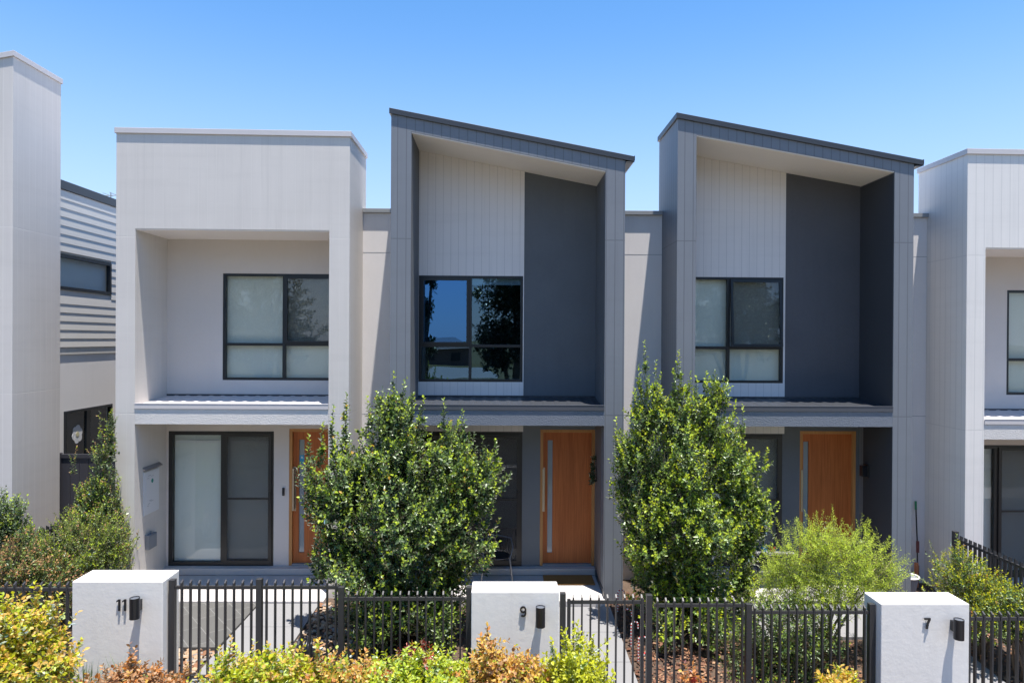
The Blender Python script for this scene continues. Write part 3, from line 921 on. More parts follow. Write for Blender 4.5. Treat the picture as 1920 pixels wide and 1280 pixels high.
# rendered lower storey with window opening, in the plane x = sx (facing +x)
y0, y1 = 12.325, 21.0
wy0, wy1, wz0, wz1 = 12.60, 14.12, 1.10, 2.80
m.box(sx - .2, sx, y0, wy0, -.4, 3.84); m.box(sx - .2, sx, wy1, y1, -.4, 3.84)
m.box(sx - .2, sx, wy0, wy1, -.4, wz0); m.box(sx - .2, sx, wy0, wy1, wz1, 3.84)
m.build('side_wall', paint('side_white_render', (0.80, 0.77, 0.75), 0.8, 0.04, 0.3, 110, streak=0.08), H13)
m = MB(); m.box(sx - .2, sx + .016, y0, y1, 3.84, 3.90); m.box(sx - .2, sx + .012, y0, y1, 3.90, 3.97)
m.build('band_trim', paint('cream_trim', (0.62, 0.60, 0.56), .5), H13)
# lapped weatherboards with an upper window opening
m = MB(); uz0, uz1, uy0, uy1 = 5.03, 5.66, 12.0, 14.07
z = 3.975
while z < 6.78:
    zt = min(z + 0.158, 6.84)
    for a, b in ((y0, y1),):
        segs = [(a, b)]
        if z < uz1 and zt > uz0: segs = [(uy1, b)]
        for c, d in segs:
            m.add([(sx + .026, c, z), (sx + .026, d, z), (sx + .017, d, zt), (sx + .017, c, zt), (sx, c, z), (sx, d, z), (sx, c, zt), (sx, d, zt)],
                  [(0, 1, 2, 3), (4, 5, 1, 0), (5, 7, 2, 1), (4, 0, 3, 6)])
    z += 0.158
m.box(sx - .2, sx, y0, y1, 3.97, uz0 - .02); m.box(sx - .2, sx, y0, y1, uz1 + .02, 6.84); m.box(sx - .2, sx, uy1, y1, uz0 - .02, uz1 + .02)
m.build('weatherboards', paint('cream_boards', (0.62, 0.60, 0.565), .55, .03), H13)
m = MB(); m.box(sx - .3, sx + .038, y0 + .01, y1 + .3, 6.84, 7.00); m.box(-11.6, sx - .3, BT + .1, 21, 6.5, 6.95)
m.build('eaves_fascia', M['dark_metal'], H13, bevel=.004)


def side_window(H, y0, y1, z0, z1, xx, inner, name='window'):
    m = MB(); fw = .05
    m.box(xx - .05, xx + .03, y0, y1, z1 - fw, z1); m.box(xx - .05, xx + .03, y0, y1, z0, z0 + fw)
    m.box(xx - .05, xx + .03, y0, y0 + fw, z0 + fw, z1 - fw); m.box(xx - .05, xx + .03, y1 - fw, y1, z0 + fw, z1 - fw)
    if name == 'window.': pass
    w_ = m.build('window', M['frame'], H)
    p = MB(); p.box(xx - .02, xx - .014, y0 + fw, y1 - fw, z0 + fw, z1 - fw); p.build('pane', M['glass'], w_)
    b = MB(); b.box(xx - .09, xx - .08, y0 + .02, y1 - .02, z0 + .02, z1 - .02); b.build('blind', inner, w_)
    return w_


side_window(H13, uy0, uy1, uz0, uz1, sx, paint('grey_blind', (0.55, 0.62, 0.66), .9))
wl = side_window(H13, wy0, wy1, wz0, wz1, sx, paint('dark_blind', (0.07, 0.075, 0.085), .9))
q = MB(); q.box(sx - .05, sx + .012, 13.28, 13.40, wz0 + .05, wz1 - .05); q.build('mullion', M['frame'], wl)
q = MB(); cy, cz = 13.02, 2.33
for k in range(6):
    a = k * math.pi / 3 + .3
    q.tube([(sx - .012, cy + .085 * math.cos(a), cz + .10 * math.sin(a)), (sx - .009 + .0006 * k, cy + .085 * math.cos(a), cz + .10 * math.sin(a))], .078, 14)
q.build('flower_decal', M['white_plastic'], wl)
q = MB(); q.tube([(sx - .0055, cy, cz), (sx - .003, cy, cz)], .05, 12); q.build('decal_centre', paint('cream', (.6, .55, .35), .6), wl)
# television aerial above the rear roof
q = MB(); ax, ay = -11.35, 20.0
q.tube([(ax, ay, 6.9), (ax, ay, 8.35)], .015, 5); q.tube([(ax - .9, ay, 8.22), (ax + .6, ay + .2, 8.34)], .012, 5)
for k in range(8):
    t_ = -.85 + k * .19; q.tube([(ax + t_, ay - .25, 8.22 + (t_ + .9) * .08), (ax + t_, ay + .25, 8.22 + (t_ + .9) * .08)], .007, 4)
q.tube([(ax - .1, ay, 7.98), (ax + .6, ay, 8.05)], .01, 4)
q.build('aerial', M['mid_metal'], H13)
body(H13, -11.6, -8.3, 6.5, 0, M['white_render'])
# charcoal side gate across the lane
q = MB(); q.box(-7.985, -7.93, 12.42, 12.48, 0, 2.07); q.box(-6.30, -6.24, 12.42, 12.48, 0, 2.07); q.box(-7.93, -6.30, 12.43, 12.47, 1.98, 2.05)
k = -7.93
while k < -6.32:
    q.box(k, k + .155, 12.445, 12.465, .05, 1.98); k += .163
tag(q.build('side_gate', paint('charcoal_gate', (.045, .045, .055), .5)), 'charcoal boarded side gate closing the lane left of house 11', 'gate')

# ================================================================== piers, lights and house numbers
def stroke(m, pts, w, y0, y1, mi=0):
    """flat ribbon along pts (x,z) of width w, from y0 to y1"""
    n = len(pts)
    L, Rr = [], []
    for i in range(n):
        a = Vector(pts[max(i - 1, 0)]); b = Vector(pts[min(i + 1, n - 1)])
        d = (b - a).normalized(); nn = Vector((-d.y, d.x))
        if 0 < i < n - 1:
            d1 = (Vector(pts[i]) - a).normalized(); sc = 1 / max(0.5, abs(d1.dot(d)))
        else: sc = 1
        L.append(Vector(pts[i]) + nn * w / 2 * sc); Rr.append(Vector(pts[i]) - nn * w / 2 * sc)
    vs = [(p.x, y0, p.y) for p in L] + [(p.x, y0, p.y) for p in Rr] + [(p.x, y1, p.y) for p in L] + [(p.x, y1, p.y) for p in Rr]
    fs = []
    for i in range(n - 1):
        fs += [(i, n + i, n + i + 1, i + 1), (i, i + 1, 2 * n + i + 1, 2 * n + i), (n + i, 3 * n + i, 3 * n + i + 1, n + i + 1)]
    fs += [(0, 2 * n, 3 * n, n), (n - 1, 2 * n - 1, 4 * n - 1, 3 * n - 1)]
    m.add(vs, fs, mi)


def pier(txt, x0, x1, ztop, y1, nx, nz, nh, lx, lz0, lz1):
    y0 = 8.10
    P_ = empty('letterbox_pier', ((x0 + x1) / 2, y0, ztop - 1.3), {'11': 'leftmost white pier, with strappy grass at its foot and two digits reading 11', '9': 'middle white pier, half hidden by orange shrub, with house number 9', '7': 'rightmost white pier beside the feathery lime shrub, with house number 7'}[txt], 'pier', 'white rendered piers along the front fence')
    m = MB(); m.box(x0, x1, y0, y1, -0.45, ztop)
    m.build('pier_block', M['pier'], P_, bevel=0.009)
    ya, yb = y0 - 0.026, y0 - 0.010
    m = MB()
    if txt == '11':
        for k in (0, 1):
            xx = nx + k * 0.068
            m.box(xx, xx + 0.021, ya, yb, nz, nz + nh)
            m.prism([(xx - .022, nz + nh - .034), (xx, nz + nh - .022), (xx, nz + nh - .001), (xx - .022, nz + nh - .017)], ya, yb)
            m.box(xx + .008, xx + .013, yb, y0, nz + .03, nz + .035); m.box(xx + .008, xx + .013, yb, y0, nz + .1, nz + .105)
    elif txt == '9':
        cx, cz, rr = nx + .034, nz + nh - .038, .028
        stroke(m, [(cx + rr * math.cos(a), cz + rr * 1.1 * math.sin(a)) for a in np.linspace(0, 2 * math.pi, 25)], .019, ya, yb)
        pts = [(cx + rr + .0005, cz)] + [(cx + .001 + rr * math.cos(a), nz + .045 + rr * 1.25 * math.sin(a)) for a in np.linspace(-.05, -2.35, 12)]
        stroke(m, [(p[0], p[1]) for p in pts], .019, ya - .0006, yb - .0006)
        m.box(cx - .003, cx + .003, yb, y0, cz + .02, cz + .026)
    else:
        stroke(m, [(nx, nz + nh - .01), (nx + .074, nz + nh - .01)], .020, ya, yb)
        stroke(m, [(nx + .066, nz + nh - .012), (nx + .042, nz + nh * .5), (nx + .028, nz)], .021, ya - .0006, yb - .0006)
        m.box(nx + .03, nx + .036, yb, y0, nz + nh - .013, nz + nh - .007)
    m.build('house_number', M['black'], P_)
    m = MB(); yc = y0 - .105; r = .056
    m.tube([(lx, yc, lz0), (lx, yc, lz1)], r, 28, caps=False)
    m.tube([(lx, yc, lz1), (lx, yc, lz0)], r - .005, 28, caps=False)
    a = [(lx + r * math.cos(k * math.pi / 14), yc + r * math.sin(k * math.pi / 14), lz1) for k in range(28)]
    b = [(lx + (r - .005) * math.cos(k * math.pi / 14), yc + (r - .005) * math.sin(k * math.pi / 14), lz1) for k in range(28)]
    m.add(a + b, [(k, (k + 1) % 28, 28 + (k + 1) % 28, 28 + k) for k in range(28)])
    a = [(p[0], p[1], lz0) for p in a]; b = [(p[0], p[1], lz0) for p in b]
    m.add(a + b, [(k, 28 + k, 28 + (k + 1) % 28, (k + 1) % 28) for k in range(28)])
    m.box(lx - .035, lx + .035, yc + r - .006, y0, (lz0 + lz1) / 2 - .05, (lz0 + lz1) / 2 + .07)
    L_ = m.build('wall_light', M['black'], P_)
    for p in L_.data.polygons: p.use_smooth = len(p.vertices) == 4 and abs(p.normal.z) < .5 and abs(p.center.y + P_.location.y - yc) < .06
    m = MB(); m.tube([(lx, yc, lz1 - .012), (lx, yc, lz1 - .008)], r - .006, 28); m.tube([(lx, yc, lz0 + .01), (lx, yc, lz0 + .014)], r - .006, 28)
    m.build('lens', M['lens'], L_)
    return P_


pier('11', -5.032, -3.972, 1.292, 8.51, -4.480, 0.955, 0.135, -4.245, 0.900, 1.142)
pier('9', -0.338, 0.706, 1.168, 8.46, 0.243, 0.880, 0.125, 0.478, 0.800, 1.035)
pier('7', 4.572, 5.640, 1.024, 8.49, 5.083, 0.735, 0.130, 5.442, 0.648, 0.886)

# ================================================================== front fence
FY = 8.23


def fence(name, label, cat, x0, x1, ztop, zbot, y=FY, posts=(), rail=0.105, frame=False, group='dark metal fence panels and gates', first=0.05, post_h=0.02, ang=None):
    Fe = empty(name, (x0, y, zbot), label, cat, group)
    m = MB()
    a = x0 + first
    n = int((x1 - x0 - first) / 0.1035) + 1
    for k in range(n):
        xx = a + k * 0.1035
        if xx > x1 - .02: break
        b = MB()
        j = random.uniform(-.0015, .0015)
        hx = .009
        b.add([(xx - hx, y - .02, zbot), (xx + hx, y - .02, zbot), (xx + hx, y + .024, zbot), (xx - hx, y + .024, zbot),
               (xx - hx, y - .02, ztop - .028 + j), (xx + hx, y - .02, ztop - .028 + j), (xx + hx, y + .024, ztop + j), (xx - hx, y + .024, ztop + j)],
              [(0, 3, 2, 1), (4, 5, 6, 7), (0, 1, 5, 4), (1, 2, 6, 5), (2, 3, 7, 6), (3, 0, 4, 7)])
        b.build('picket', M['fence'], Fe)
    r = MB()
    r.box(x0, x1, y - .012, y + .016, ztop - rail, ztop - rail + .038)
    r.build('rail', M['fence'], Fe)
    r = MB(); r.box(x0, x1, y - .012, y + .016, zbot + .03, zbot + .068); r.build('rail', M['fence'], Fe)
    if frame:
        for xx in (x0, x1 - .04):
            r = MB(); r.box(xx, xx + .04, y - .017, y + .021, zbot + .001, ztop - rail + .055); r.build('stile', M['fence'], Fe)
    for xx in posts:
        r = MB(); r.box(xx, xx + .068, y - .030, y + .038, zbot - .15, ztop + post_h)
        r.build('post', M['fence'], Fe, bevel=.003)
    return Fe


random.seed(3)
fence('fence_panel', 'dark picket fence panel left of the pier numbered 11', 'fence', -7.08, -5.06, 1.24, .04, posts=(-7.15,))
fence('garden_gate', 'dark picket gate in front of the dark tiled patio', 'gate', -3.885, -2.93, 1.262, .055, posts=(-3.955,), frame=False, first=.075, post_h=.01)
fence('fence_panel', 'dark picket fence panel in front of the pale concrete path of house 11', 'fence', -2.845, -1.93, 1.262, .055, posts=(-2.92,), first=.045)
fence('fence_panel', 'shaded dark picket fence panel in front of the rounded bushy tree', 'fence', -1.87, -.41, 1.125, -.02, posts=(-1.94, -.405), first=.05, post_h=.06)
fence('garden_gate', 'dark picket gate leading to the doormat and candy canes', 'gate', .815, 1.745, 1.085, -.08, posts=(.728,), frame=True, first=.075, post_h=.025)
fence('fence_panel', 'dark picket fence panel in front of the tall upright tree', 'fence', 1.87, 2.97, 1.045, -.13, posts=(1.775,), first=.04, post_h=.045)
fence('fence_panel', 'dark picket fence panel between the tall upright tree and the pier numbered 7', 'fence', 2.99 + .07, 4.50, .960, -.19, posts=(2.985, 4.49), first=.035, post_h=.02)
fence('garden_gate', 'dark picket gate against the right side of the rightmost pier', 'gate', 5.72, 6.62, .880, -.26, posts=(5.665,), frame=False, first=.085, post_h=.02)
fence('fence_panel', 'dark picket fence panel at the bottom right corner of the photo', 'fence', 6.72, 8.6, .880, -.26, posts=(6.65,), first=.05)


def side_fence(label, x, ya, yb, ztop, zbot):
    Fe = empty('fence_panel', (x, ya, zbot), label, 'fence', 'dark metal fence panels and gates')
    y = ya + .06
    while y < yb - .02:
        b = MB()
        b.add([(x - .022, y - .009, zbot), (x + .022, y - .009, zbot), (x + .022, y + .009, zbot), (x - .022, y + .009, zbot),
               (x - .022, y - .009, ztop - .0), (x + .022, y - .009, ztop - .02), (x + .022, y + .009, ztop - .02), (x - .022, y + .009, ztop)],
              [(0, 3, 2, 1), (4, 5, 6, 7), (0, 1, 5, 4), (1, 2, 6, 5), (2, 3, 7, 6), (3, 0, 4, 7)])
        b.build('picket', M['fence'], Fe)
        y += .1035
    for zz in (ztop - .105, zbot + .03):
        r = MB(); r.box(x - .012, x + .016, ya, yb, zz, zz + .038); r.build('rail', M['fence'], Fe)
    r = MB(); r.box(x - .034, x + .034, yb, yb + .068, zbot, ztop + .03); r.build('post', M['fence'], Fe)


side_fence('dark picket fence running back along the right side garden', 7.27, 8.3, 10.75, 1.115, -.15)
side_fence('dark picket fence running back along the left side garden', -7.12, 8.3, 11.6, 1.20, .0)

# ================================================================== foliage
LEAF6 = None


def leaves_mesh(P0, Dv, Nv, L, W, mi, fold=0.25, fine=False, curl=0.15):
    """arrays: base points, directions, normals, lengths, widths -> verts, faces"""
    n = len(P0)
    Wv = np.cross(Dv, Nv)
    Wv /= np.linalg.norm(Wv, axis=1, keepdims=True) + 1e-9
    L = L[:, None]; W = W[:, None]
    if not fine:
        v = np.stack([P0, P0 + Dv * L * .45 + Wv * W + Nv * W * fold * 2, P0 + Dv * L - Nv * L * curl, P0 + Dv * L * .45 - Wv * W + Nv * W * fold * 2], 1)
        verts = v.reshape(-1, 3)
        b = np.arange(n)[:, None] * 4
        faces = np.concatenate([np.stack([b[:, 0], b[:, 0] + 1, b[:, 0] + 2], 1), np.stack([b[:, 0], b[:, 0] + 2, b[:, 0] + 3], 1)], 0)
        m2 = np.concatenate([mi, mi])
        return verts, faces, m2
    mid = P0 + Dv * L * .30 - Nv * W * .1
    mid2 = P0 + Dv * L * .68 - Nv * (W * .1 + L * curl * .4)
    v = np.stack([P0, mid + Wv * W * .85 + Nv * W * fold, mid2 + Wv * W * .75 + Nv * W * fold, P0 + Dv * L - Nv * L * curl,
                  mid2 - Wv * W * .75 + Nv * W * fold, mid - Wv * W * .85 + Nv * W * fold, mid, mid2], 1)
    verts = v.reshape(-1, 3)
    b = (np.arange(n) * 8)[:, None]
    tri = np.array([(0, 6, 1), (1, 6, 7), (1, 7, 2), (2, 7, 3), (0, 5, 6), (5, 4, 7), (5, 7, 6), (4, 3, 7)])
    faces = (b[:, :, None] + tri[None]).reshape(-1, 3)
    m2 = np.repeat(mi, 8)
    return verts, faces, m2


def np_mesh(name, verts, faces, mi, mats, parent, smooth=False):
    me = bpy.data.meshes.new(name)
    nv, nf = len(verts), len(faces)
    me.vertices.add(nv); me.loops.add(nf * 3); me.polygons.add(nf)
    me.vertices.foreach_set('co', np.asarray(verts, np.float32).ravel())
    me.polygons.foreach_set('loop_start', np.arange(0, nf * 3, 3, dtype=np.int32))
    me.loops.foreach_set('vertex_index', np.asarray(faces, np.int32).ravel())
    for m in mats: me.materials.append(m)
    me.polygons.foreach_set('material_index', np.asarray(mi, np.int32))
    if smooth: me.polygons.foreach_set('use_smooth', np.ones(nf, bool))
    me.update(); me.validate()
    return link(name, me, parent)


def norm(a): return a / (np.linalg.norm(a, axis=1, keepdims=True) + 1e-9)


def shrub(name, label, cat, lobes, base, nsh, sl=(.25, .45), K=14, leaf=(.055, .018), mats=('lf_dark', 'lf_mid', 'lf_young'),
          probs=((.6, .4, 0), (.35, .5, .15), (.05, .35, .6)), up=.9, out=.8, seed=1, group=None, fine=False, spread=.75,
          inner=.45, stems=9, stemr=.022, spikes=(), zmin=None, lobe_mats=None, droop=0.0, trunk='trunk', bark='bark', twig_r=.0032, jitter=.35, voids=0.0):
    """lobes: (x,y,z,rx,ry,rz[,weight]); base: (x,y,z). leafy shoots spring from each lobe, outwards and up"""
    rng = np.random.default_rng(seed)
    T = empty(name, base, label, cat, group)
    lob = np.array([l[:6] for l in lobes], float)
    wgt = np.array([(l[3] * l[5] + l[4] * l[5] + l[3] * l[4]) * (l[6] if len(l) > 6 else 1) for l in lobes]); wgt /= wgt.sum()
    idx = rng.choice(len(lob), nsh, p=wgt)
    u = norm(rng.normal(size=(nsh, 3)))
    rad = inner + (1 - inner) * rng.random(nsh) ** .55
    c = lob[idx, :3]; rr = lob[idx, 3:6]
    # uneven surface: radius swells and shrinks with direction
    ph = rng.uniform(0, 6.28, (len(lob), 3))[idx]
    rough = 1 + .19 * np.sin(u[:, 0] * 5 + ph[:, 0]) + .17 * np.sin(u[:, 2] * 6 + ph[:, 1]) + .10 * np.sin(u[:, 1] * 7 + u[:, 0] * 4 + ph[:, 2])
    Lsh = rng.uniform(sl[0], sl[1], nsh)
    P = c + u * rr * (rad * rough)[:, None]
    d = norm(u * out + np.array([0, 0, 1.0]) * up + rng.normal(size=(nsh, 3)) * jitter)
    P = P - d * (Lsh * .8)[:, None]
    if voids:
        Q = c + u * rr
        o3 = rng.uniform(0, 6.28, 6)
        nz = (np.sin(Q[:, 0] * 6.1 + o3[0] + 1.7 * np.sin(Q[:, 2] * 3.1 + o3[1])) + np.sin(Q[:, 2] * 5.3 + o3[2] + 1.5 * np.sin(Q[:, 0] * 3.7 + o3[3])) + np.sin(Q[:, 1] * 5.7 + o3[4]) * .6
              + .7 * np.sin(Q[:, 0] * 13 + o3[5]) * np.sin(Q[:, 2] * 11.3 + o3[1]))
        keep = (rad < .55) | (nz > -voids) | (rng.random(nsh) < .22)
        P, d, Lsh, rad, idx = P[keep], d[keep], Lsh[keep], rad[keep], idx[keep]
    if len(spikes):
        sp = np.array(spikes, float)      # x,y,z(base),length,dx,dz
        m_ = 1
        Ps = sp[:, :3]; ds = norm(np.stack([sp[:, 4], rng.normal(size=len(sp)) * .08, np.ones(len(sp))], 1))
        # a long leader is built from several stacked shoots plus short side shoots
        EP, ED, EL = [], [], []
        for i in range(len(sp)):
            k = max(2, int(sp[i, 3] / .16))
            for q in range(k):
                EP.append(Ps[i] + ds[i] * sp[i, 3] * q / k); ED.append(norm((ds[i] + rng.normal(size=3) * .10)[None])[0]); EL.append(sp[i, 3] / k * 1.5)
                if q < k - 1:
                    for _ in range(2):
                        EP.append(Ps[i] + ds[i] * sp[i, 3] * (q + .3) / k); ED.append(norm((ds[i] * .8 + rng.normal(size=3) * .5)[None])[0]); EL.append(rng.uniform(.10, .2) * (1.3 - q / k))
        P = np.concatenate([P, EP]); d = np.concatenate([d, ED]); Lsh = np.concatenate([Lsh, EL]); rad = np.concatenate([rad, np.ones(len(EP))])
        idx = np.concatenate([idx, np.zeros(len(EP), int)])
    if zmin is not None:
        ok = P[:, 2] > zmin
        P, d, Lsh, rad, idx = P[ok], d[ok], Lsh[ok], rad[ok], idx[ok]
    n = len(P)
    # shoot frames
    a = norm(np.cross(d, np.tile([0.3, 0.7, 0.2], (n, 1)))); b = np.cross(d, a)
    k = np.arange(K)
    t = (k + .6) / K
    az = k[None] * 2.39996 + rng.uniform(0, 6.28, (n, 1))
    r = a[:, None] * np.cos(az)[..., None] + b[:, None] * np.sin(az)[..., None]
    tt = np.tile(t, (n, 1))
    lean = (.35 + .75 * tt ** 2)[..., None]
    bend = np.array([0, 0, 1.0]) * (.12 - droop)
    base_p = P[:, None] + d[:, None] * (Lsh[:, None] * tt)[..., None] + bend * (Lsh[:, None] * tt ** 2)[..., None]
    ld = r * spread + d[:, None] * lean + rng.normal(size=(n, K, 3)) * .18 - np.array([0, 0, droop * .8])
    ld = norm(ld.reshape(-1, 3))
    nv = norm(np.cross(np.cross(ld, np.repeat(d, K, 0)), ld) * 1.0 + rng.normal(size=(n * K, 3)) * .38 + np.array([0, 0, .25]))
    nv = norm(nv - ld * np.sum(nv * ld, 1, keepdims=True))
    LL = leaf[0] * rng.uniform(.65, 1.2, n * K) * (1.05 - .35 * tt.ravel())
    WW = leaf[1] * LL / leaf[0] * rng.uniform(.8, 1.15, n * K)
    # which leaf stands where: old inside, fresh growth at outer tips
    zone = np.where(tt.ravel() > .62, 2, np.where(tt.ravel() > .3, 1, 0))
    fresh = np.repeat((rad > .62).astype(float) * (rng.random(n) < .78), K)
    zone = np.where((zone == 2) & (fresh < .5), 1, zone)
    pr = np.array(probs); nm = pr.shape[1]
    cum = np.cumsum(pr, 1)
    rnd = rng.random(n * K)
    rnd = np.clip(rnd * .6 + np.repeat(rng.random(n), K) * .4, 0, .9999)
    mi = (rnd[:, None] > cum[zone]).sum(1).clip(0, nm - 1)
    if lobe_mats is not None:
        lm = np.array([l if l is not None else -1 for l in lobe_mats])[np.repeat(idx, K)]
        sw = (lm >= 0) & (rng.random(n * K) < .75)
        mi = np.where(sw, lm, mi)
    v, f, m2 = leaves_mesh(base_p.reshape(-1, 3), ld, nv, LL, WW, mi, fine=fine)
    # twigs: 3-sided, one per shoot
    tr = twig_r
    s0, s1 = P, P + d * Lsh[:, None] * .96 + bend * (Lsh * .92)[:, None]
    ring0 = np.stack([s0 + (a * math.cos(q) + b * math.sin(q)) * tr for q in (0, 2.1, 4.2)], 1)
    ring1 = np.stack([s1 + (a * math.cos(q) + b * math.sin(q)) * tr * .4 for q in (0, 2.1, 4.2)], 1)
    tv = np.concatenate([ring0, ring1], 1).reshape(-1, 3)
    bb = (np.arange(n) * 6)[:, None, None] + len(v)
    tf = (bb + np.array([(0, 1, 4), (0, 4, 3), (1, 2, 5), (1, 5, 4), (2, 0, 3), (2, 3, 5)])[None]).reshape(-1, 3)
    mm = [M[x] for x in mats] + [M[bark]]
    v = np.concatenate([v, tv]); f = np.concatenate([f, tf]); m2 = np.concatenate([m2, np.full(len(tf), len(mats))])
    np_mesh('crown', v, f, m2, mm, T)
    # stems from the base into the lobes
    tm = MB()
    order = rng.permutation(len(lob))
    bz = Vector(base)
    for s in range(stems):
        l = lob[order[s % len(lob)]]
        e = Vector((l[0] + rng.uniform(-.3, .3) * l[3], l[1] + rng.uniform(-.3, .3) * l[4], l[2] + rng.uniform(-.1, .5) * l[5]))
        st_ = bz + Vector((rng.uniform(-.06, .06), rng.uniform(-.06, .06), -.05))
        pts = []
        for q in range(7):
            t_ = q / 6
            p = st_.lerp(e, t_); p.z = st_.z + (e.z - st_.z) * (t_ ** .8)
            p += Vector((rng.uniform(-.02, .02), rng.uniform(-.02, .02), 0)) * (1 if 0 < q else 0)
            pts.append(p)
        tm.tube(pts, [stemr * (1 - .8 * q / 6) for q in range(7)], 6)
    tm.build(trunk, M[bark], T, smooth=True)
    return T


def L(px, py, D, rpx, rpz, ry=None, w=1.0):
    """ellipsoid lobe from its centre and half-sizes as they measure in the photo, at true distance D"""
    p = at(px, py, D); s = D / 1280.0
    return (p.x, p.y, p.z, rpx * s, ry if ry else rpx * s, rpz * s, w)


# --- tree 1: rounded, broad, in front of house 9
D1 = 9.95
lob1 = [L(745, 850, D1, 80, 95), L(690, 880, D1 + .1, 70, 80), L(830, 880, D1, 70, 85), L(885, 920, D1 - .1, 58, 80), L(640, 925, D1 - .1, 70, 75),
        L(760, 970, D1 - .45, 110, 100), L(850, 1000, D1 - .2, 75, 80), L(650, 1010, D1 - .2, 65, 75), L(730, 1080, D1 - .3, 110, 80), L(830, 1090, D1 - .1, 55, 70),
        L(700, 1160, D1 - .2, 75, 70, w=1.4), L(800, 1170, D1 - .1, 70, 70, w=1.4), L(615, 1050, D1, 42, 45, w=.6), L(760, 1230, D1, 100, 75, w=1.5), L(700, 1190, 9.2, 65, 80, w=1.0), L(810, 1200, 9.2, 55, 80, w=1.0), L(600, 930, D1, 32, 50, w=.7), L(735, 775, D1, 38, 55), L(912, 900, D1, 32, 48, w=.8)]


def sp(px, py0, py1, D, lean=0.0):
    a = at(px, py0, D); b = at(px, py1, D)
    return (a.x, a.y, a.z, b.z - a.z, lean, 0)


sp1 = [sp(735, 800, 712, D1), sp(752, 800, 728, D1, .05), sp(716, 810, 752, D1, -.1), sp(648, 880, 752, D1 + .1), sp(626, 890, 775, D1, -.04), sp(690, 830, 758, D1),
       sp(832, 850, 762, D1), sp(870, 880, 782, D1), sp(855, 860, 800, D1, .1), sp(925, 900, 838, D1, .1), sp(785, 820, 758, D1, .1), sp(770, 800, 760, D1), sp(585, 920, 830, D1, -.1), sp(905, 890, 835, D1), sp(600, 880, 808, D1, .05)]
b1 = at(755, 1290, D1)
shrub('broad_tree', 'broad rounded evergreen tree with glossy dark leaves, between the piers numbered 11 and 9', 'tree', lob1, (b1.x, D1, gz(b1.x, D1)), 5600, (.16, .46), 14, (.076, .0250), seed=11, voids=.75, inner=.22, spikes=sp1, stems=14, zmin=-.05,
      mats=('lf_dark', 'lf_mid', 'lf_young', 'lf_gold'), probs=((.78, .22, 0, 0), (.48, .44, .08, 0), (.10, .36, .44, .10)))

# --- tree 2: tall and upright, in front of house 7
D2 = 10.25
lob2 = [L(1212, 800, D2, 34, 75), L(1272, 800, D2, 38, 85), L(1330, 790, D2, 42, 65), L(1215, 900, D2 - .1, 55, 90), L(1290, 900, D2 - .2, 70, 100), L(1360, 890, D2, 60, 85),
        L(1400, 920, D2, 38, 60, w=.8), L(1230, 1000, D2 - .2, 68, 80), L(1320, 1000, D2 - .4, 85, 85), L(1395, 1010, D2, 45, 60), L(1230, 1080, D2 - .1, 60, 60), L(1310, 1090, D2 - .2, 80, 60), L(1385, 1090, D2, 45, 50),
        L(1290, 1190, D2 - .1, 85, 80), L(1370, 1200, D2, 60, 70), L(1178, 850, D2, 26, 40, w=.9), L(1185, 960, D2, 30, 55, w=.9), L(1425, 960, D2, 24, 45, w=.8), L(1345, 740, D2, 24, 35, w=.8), L(1240, 760, D2, 24, 45, w=.8), L(1330, 1250, D2, 100, 65, w=1.2), L(1250, 1190, 9.4, 40, 75, w=.5), L(1330, 1200, 9.4, 60, 75, w=.5), L(1395, 1220, 9.4, 45, 60, w=.5), L(1170, 900, D2, 25, 60, w=.7)]
sp2 = [sp(1212, 750, 655, D2), sp(1228, 760, 690, D2, .04), sp(1275, 760, 672, D2), sp(1203, 770, 700, D2, -.05), sp(1320, 760, 712, D2), sp(1345, 770, 712, D2, .05), sp(1372, 830, 765, D2, .05), sp(1392, 850, 775, D2), sp(1192, 800, 745, D2, -.1),
       sp(1262, 770, 705, D2), sp(1290, 770, 710, D2, .06), sp(1425, 890, 850, D2, .4), sp(1160, 850, 800, D2, -.15), sp(1305, 760, 720, D2), sp(1415, 900, 860, D2, .1)]
b2 = at(1300, 1300, D2)
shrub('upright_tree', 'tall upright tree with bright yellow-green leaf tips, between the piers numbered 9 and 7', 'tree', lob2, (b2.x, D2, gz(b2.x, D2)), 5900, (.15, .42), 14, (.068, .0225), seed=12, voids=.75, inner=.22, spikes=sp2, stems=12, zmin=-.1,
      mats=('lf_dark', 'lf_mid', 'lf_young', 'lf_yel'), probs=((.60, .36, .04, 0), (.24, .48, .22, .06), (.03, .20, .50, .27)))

# --- feathery lime shrub in front of house 7's door
D3 = 9.4
lob3 = [L(1545, 1050, D3, 95, 62), L(1620, 1060, D3, 75, 50), L(1480, 1070, D3, 50, 55), L(1560, 1100, D3, 100, 45), L(1500, 1130, D3, 60, 50), L(1640, 1090, D3, 50, 28), L(1440, 1110, D3, 35, 50, w=.6), L(1540, 1020, D3, 45, 40), L(1665, 1055, D3, 35, 25, w=.8), L(1600, 1020, D3, 40, 30)]
shrub('feathery_shrub', 'feathery lime-green shrub with fine needle leaves behind the fence left of pier 7', 'shrub', lob3, (at(1540, 1290, D3).x, D3, gz(4.2, D3)), 1150, (.22, .62), 36, (.050, .0042), seed=13, stems=9, spread=.8,
      mats=('lf_olive', 'lf_lime', 'lf_yel', 'lf_pink'), probs=((.55, .4, .05, 0), (.15, .7, .1, .05), (.02, .78, .12, .08)), up=.45, out=1.0, bark='bark2', voids=.8, jitter=.5, spikes=[sp(1560, 1010, 962, D3, .1), sp(1535, 1010, 972, D3, -.1), sp(1480, 1040, 985, D3, -.3), sp(1620, 1020, 985, D3, .3), sp(1650, 1040, 1010, D3, .6), sp(1505, 1030, 985, D3, -.1)])
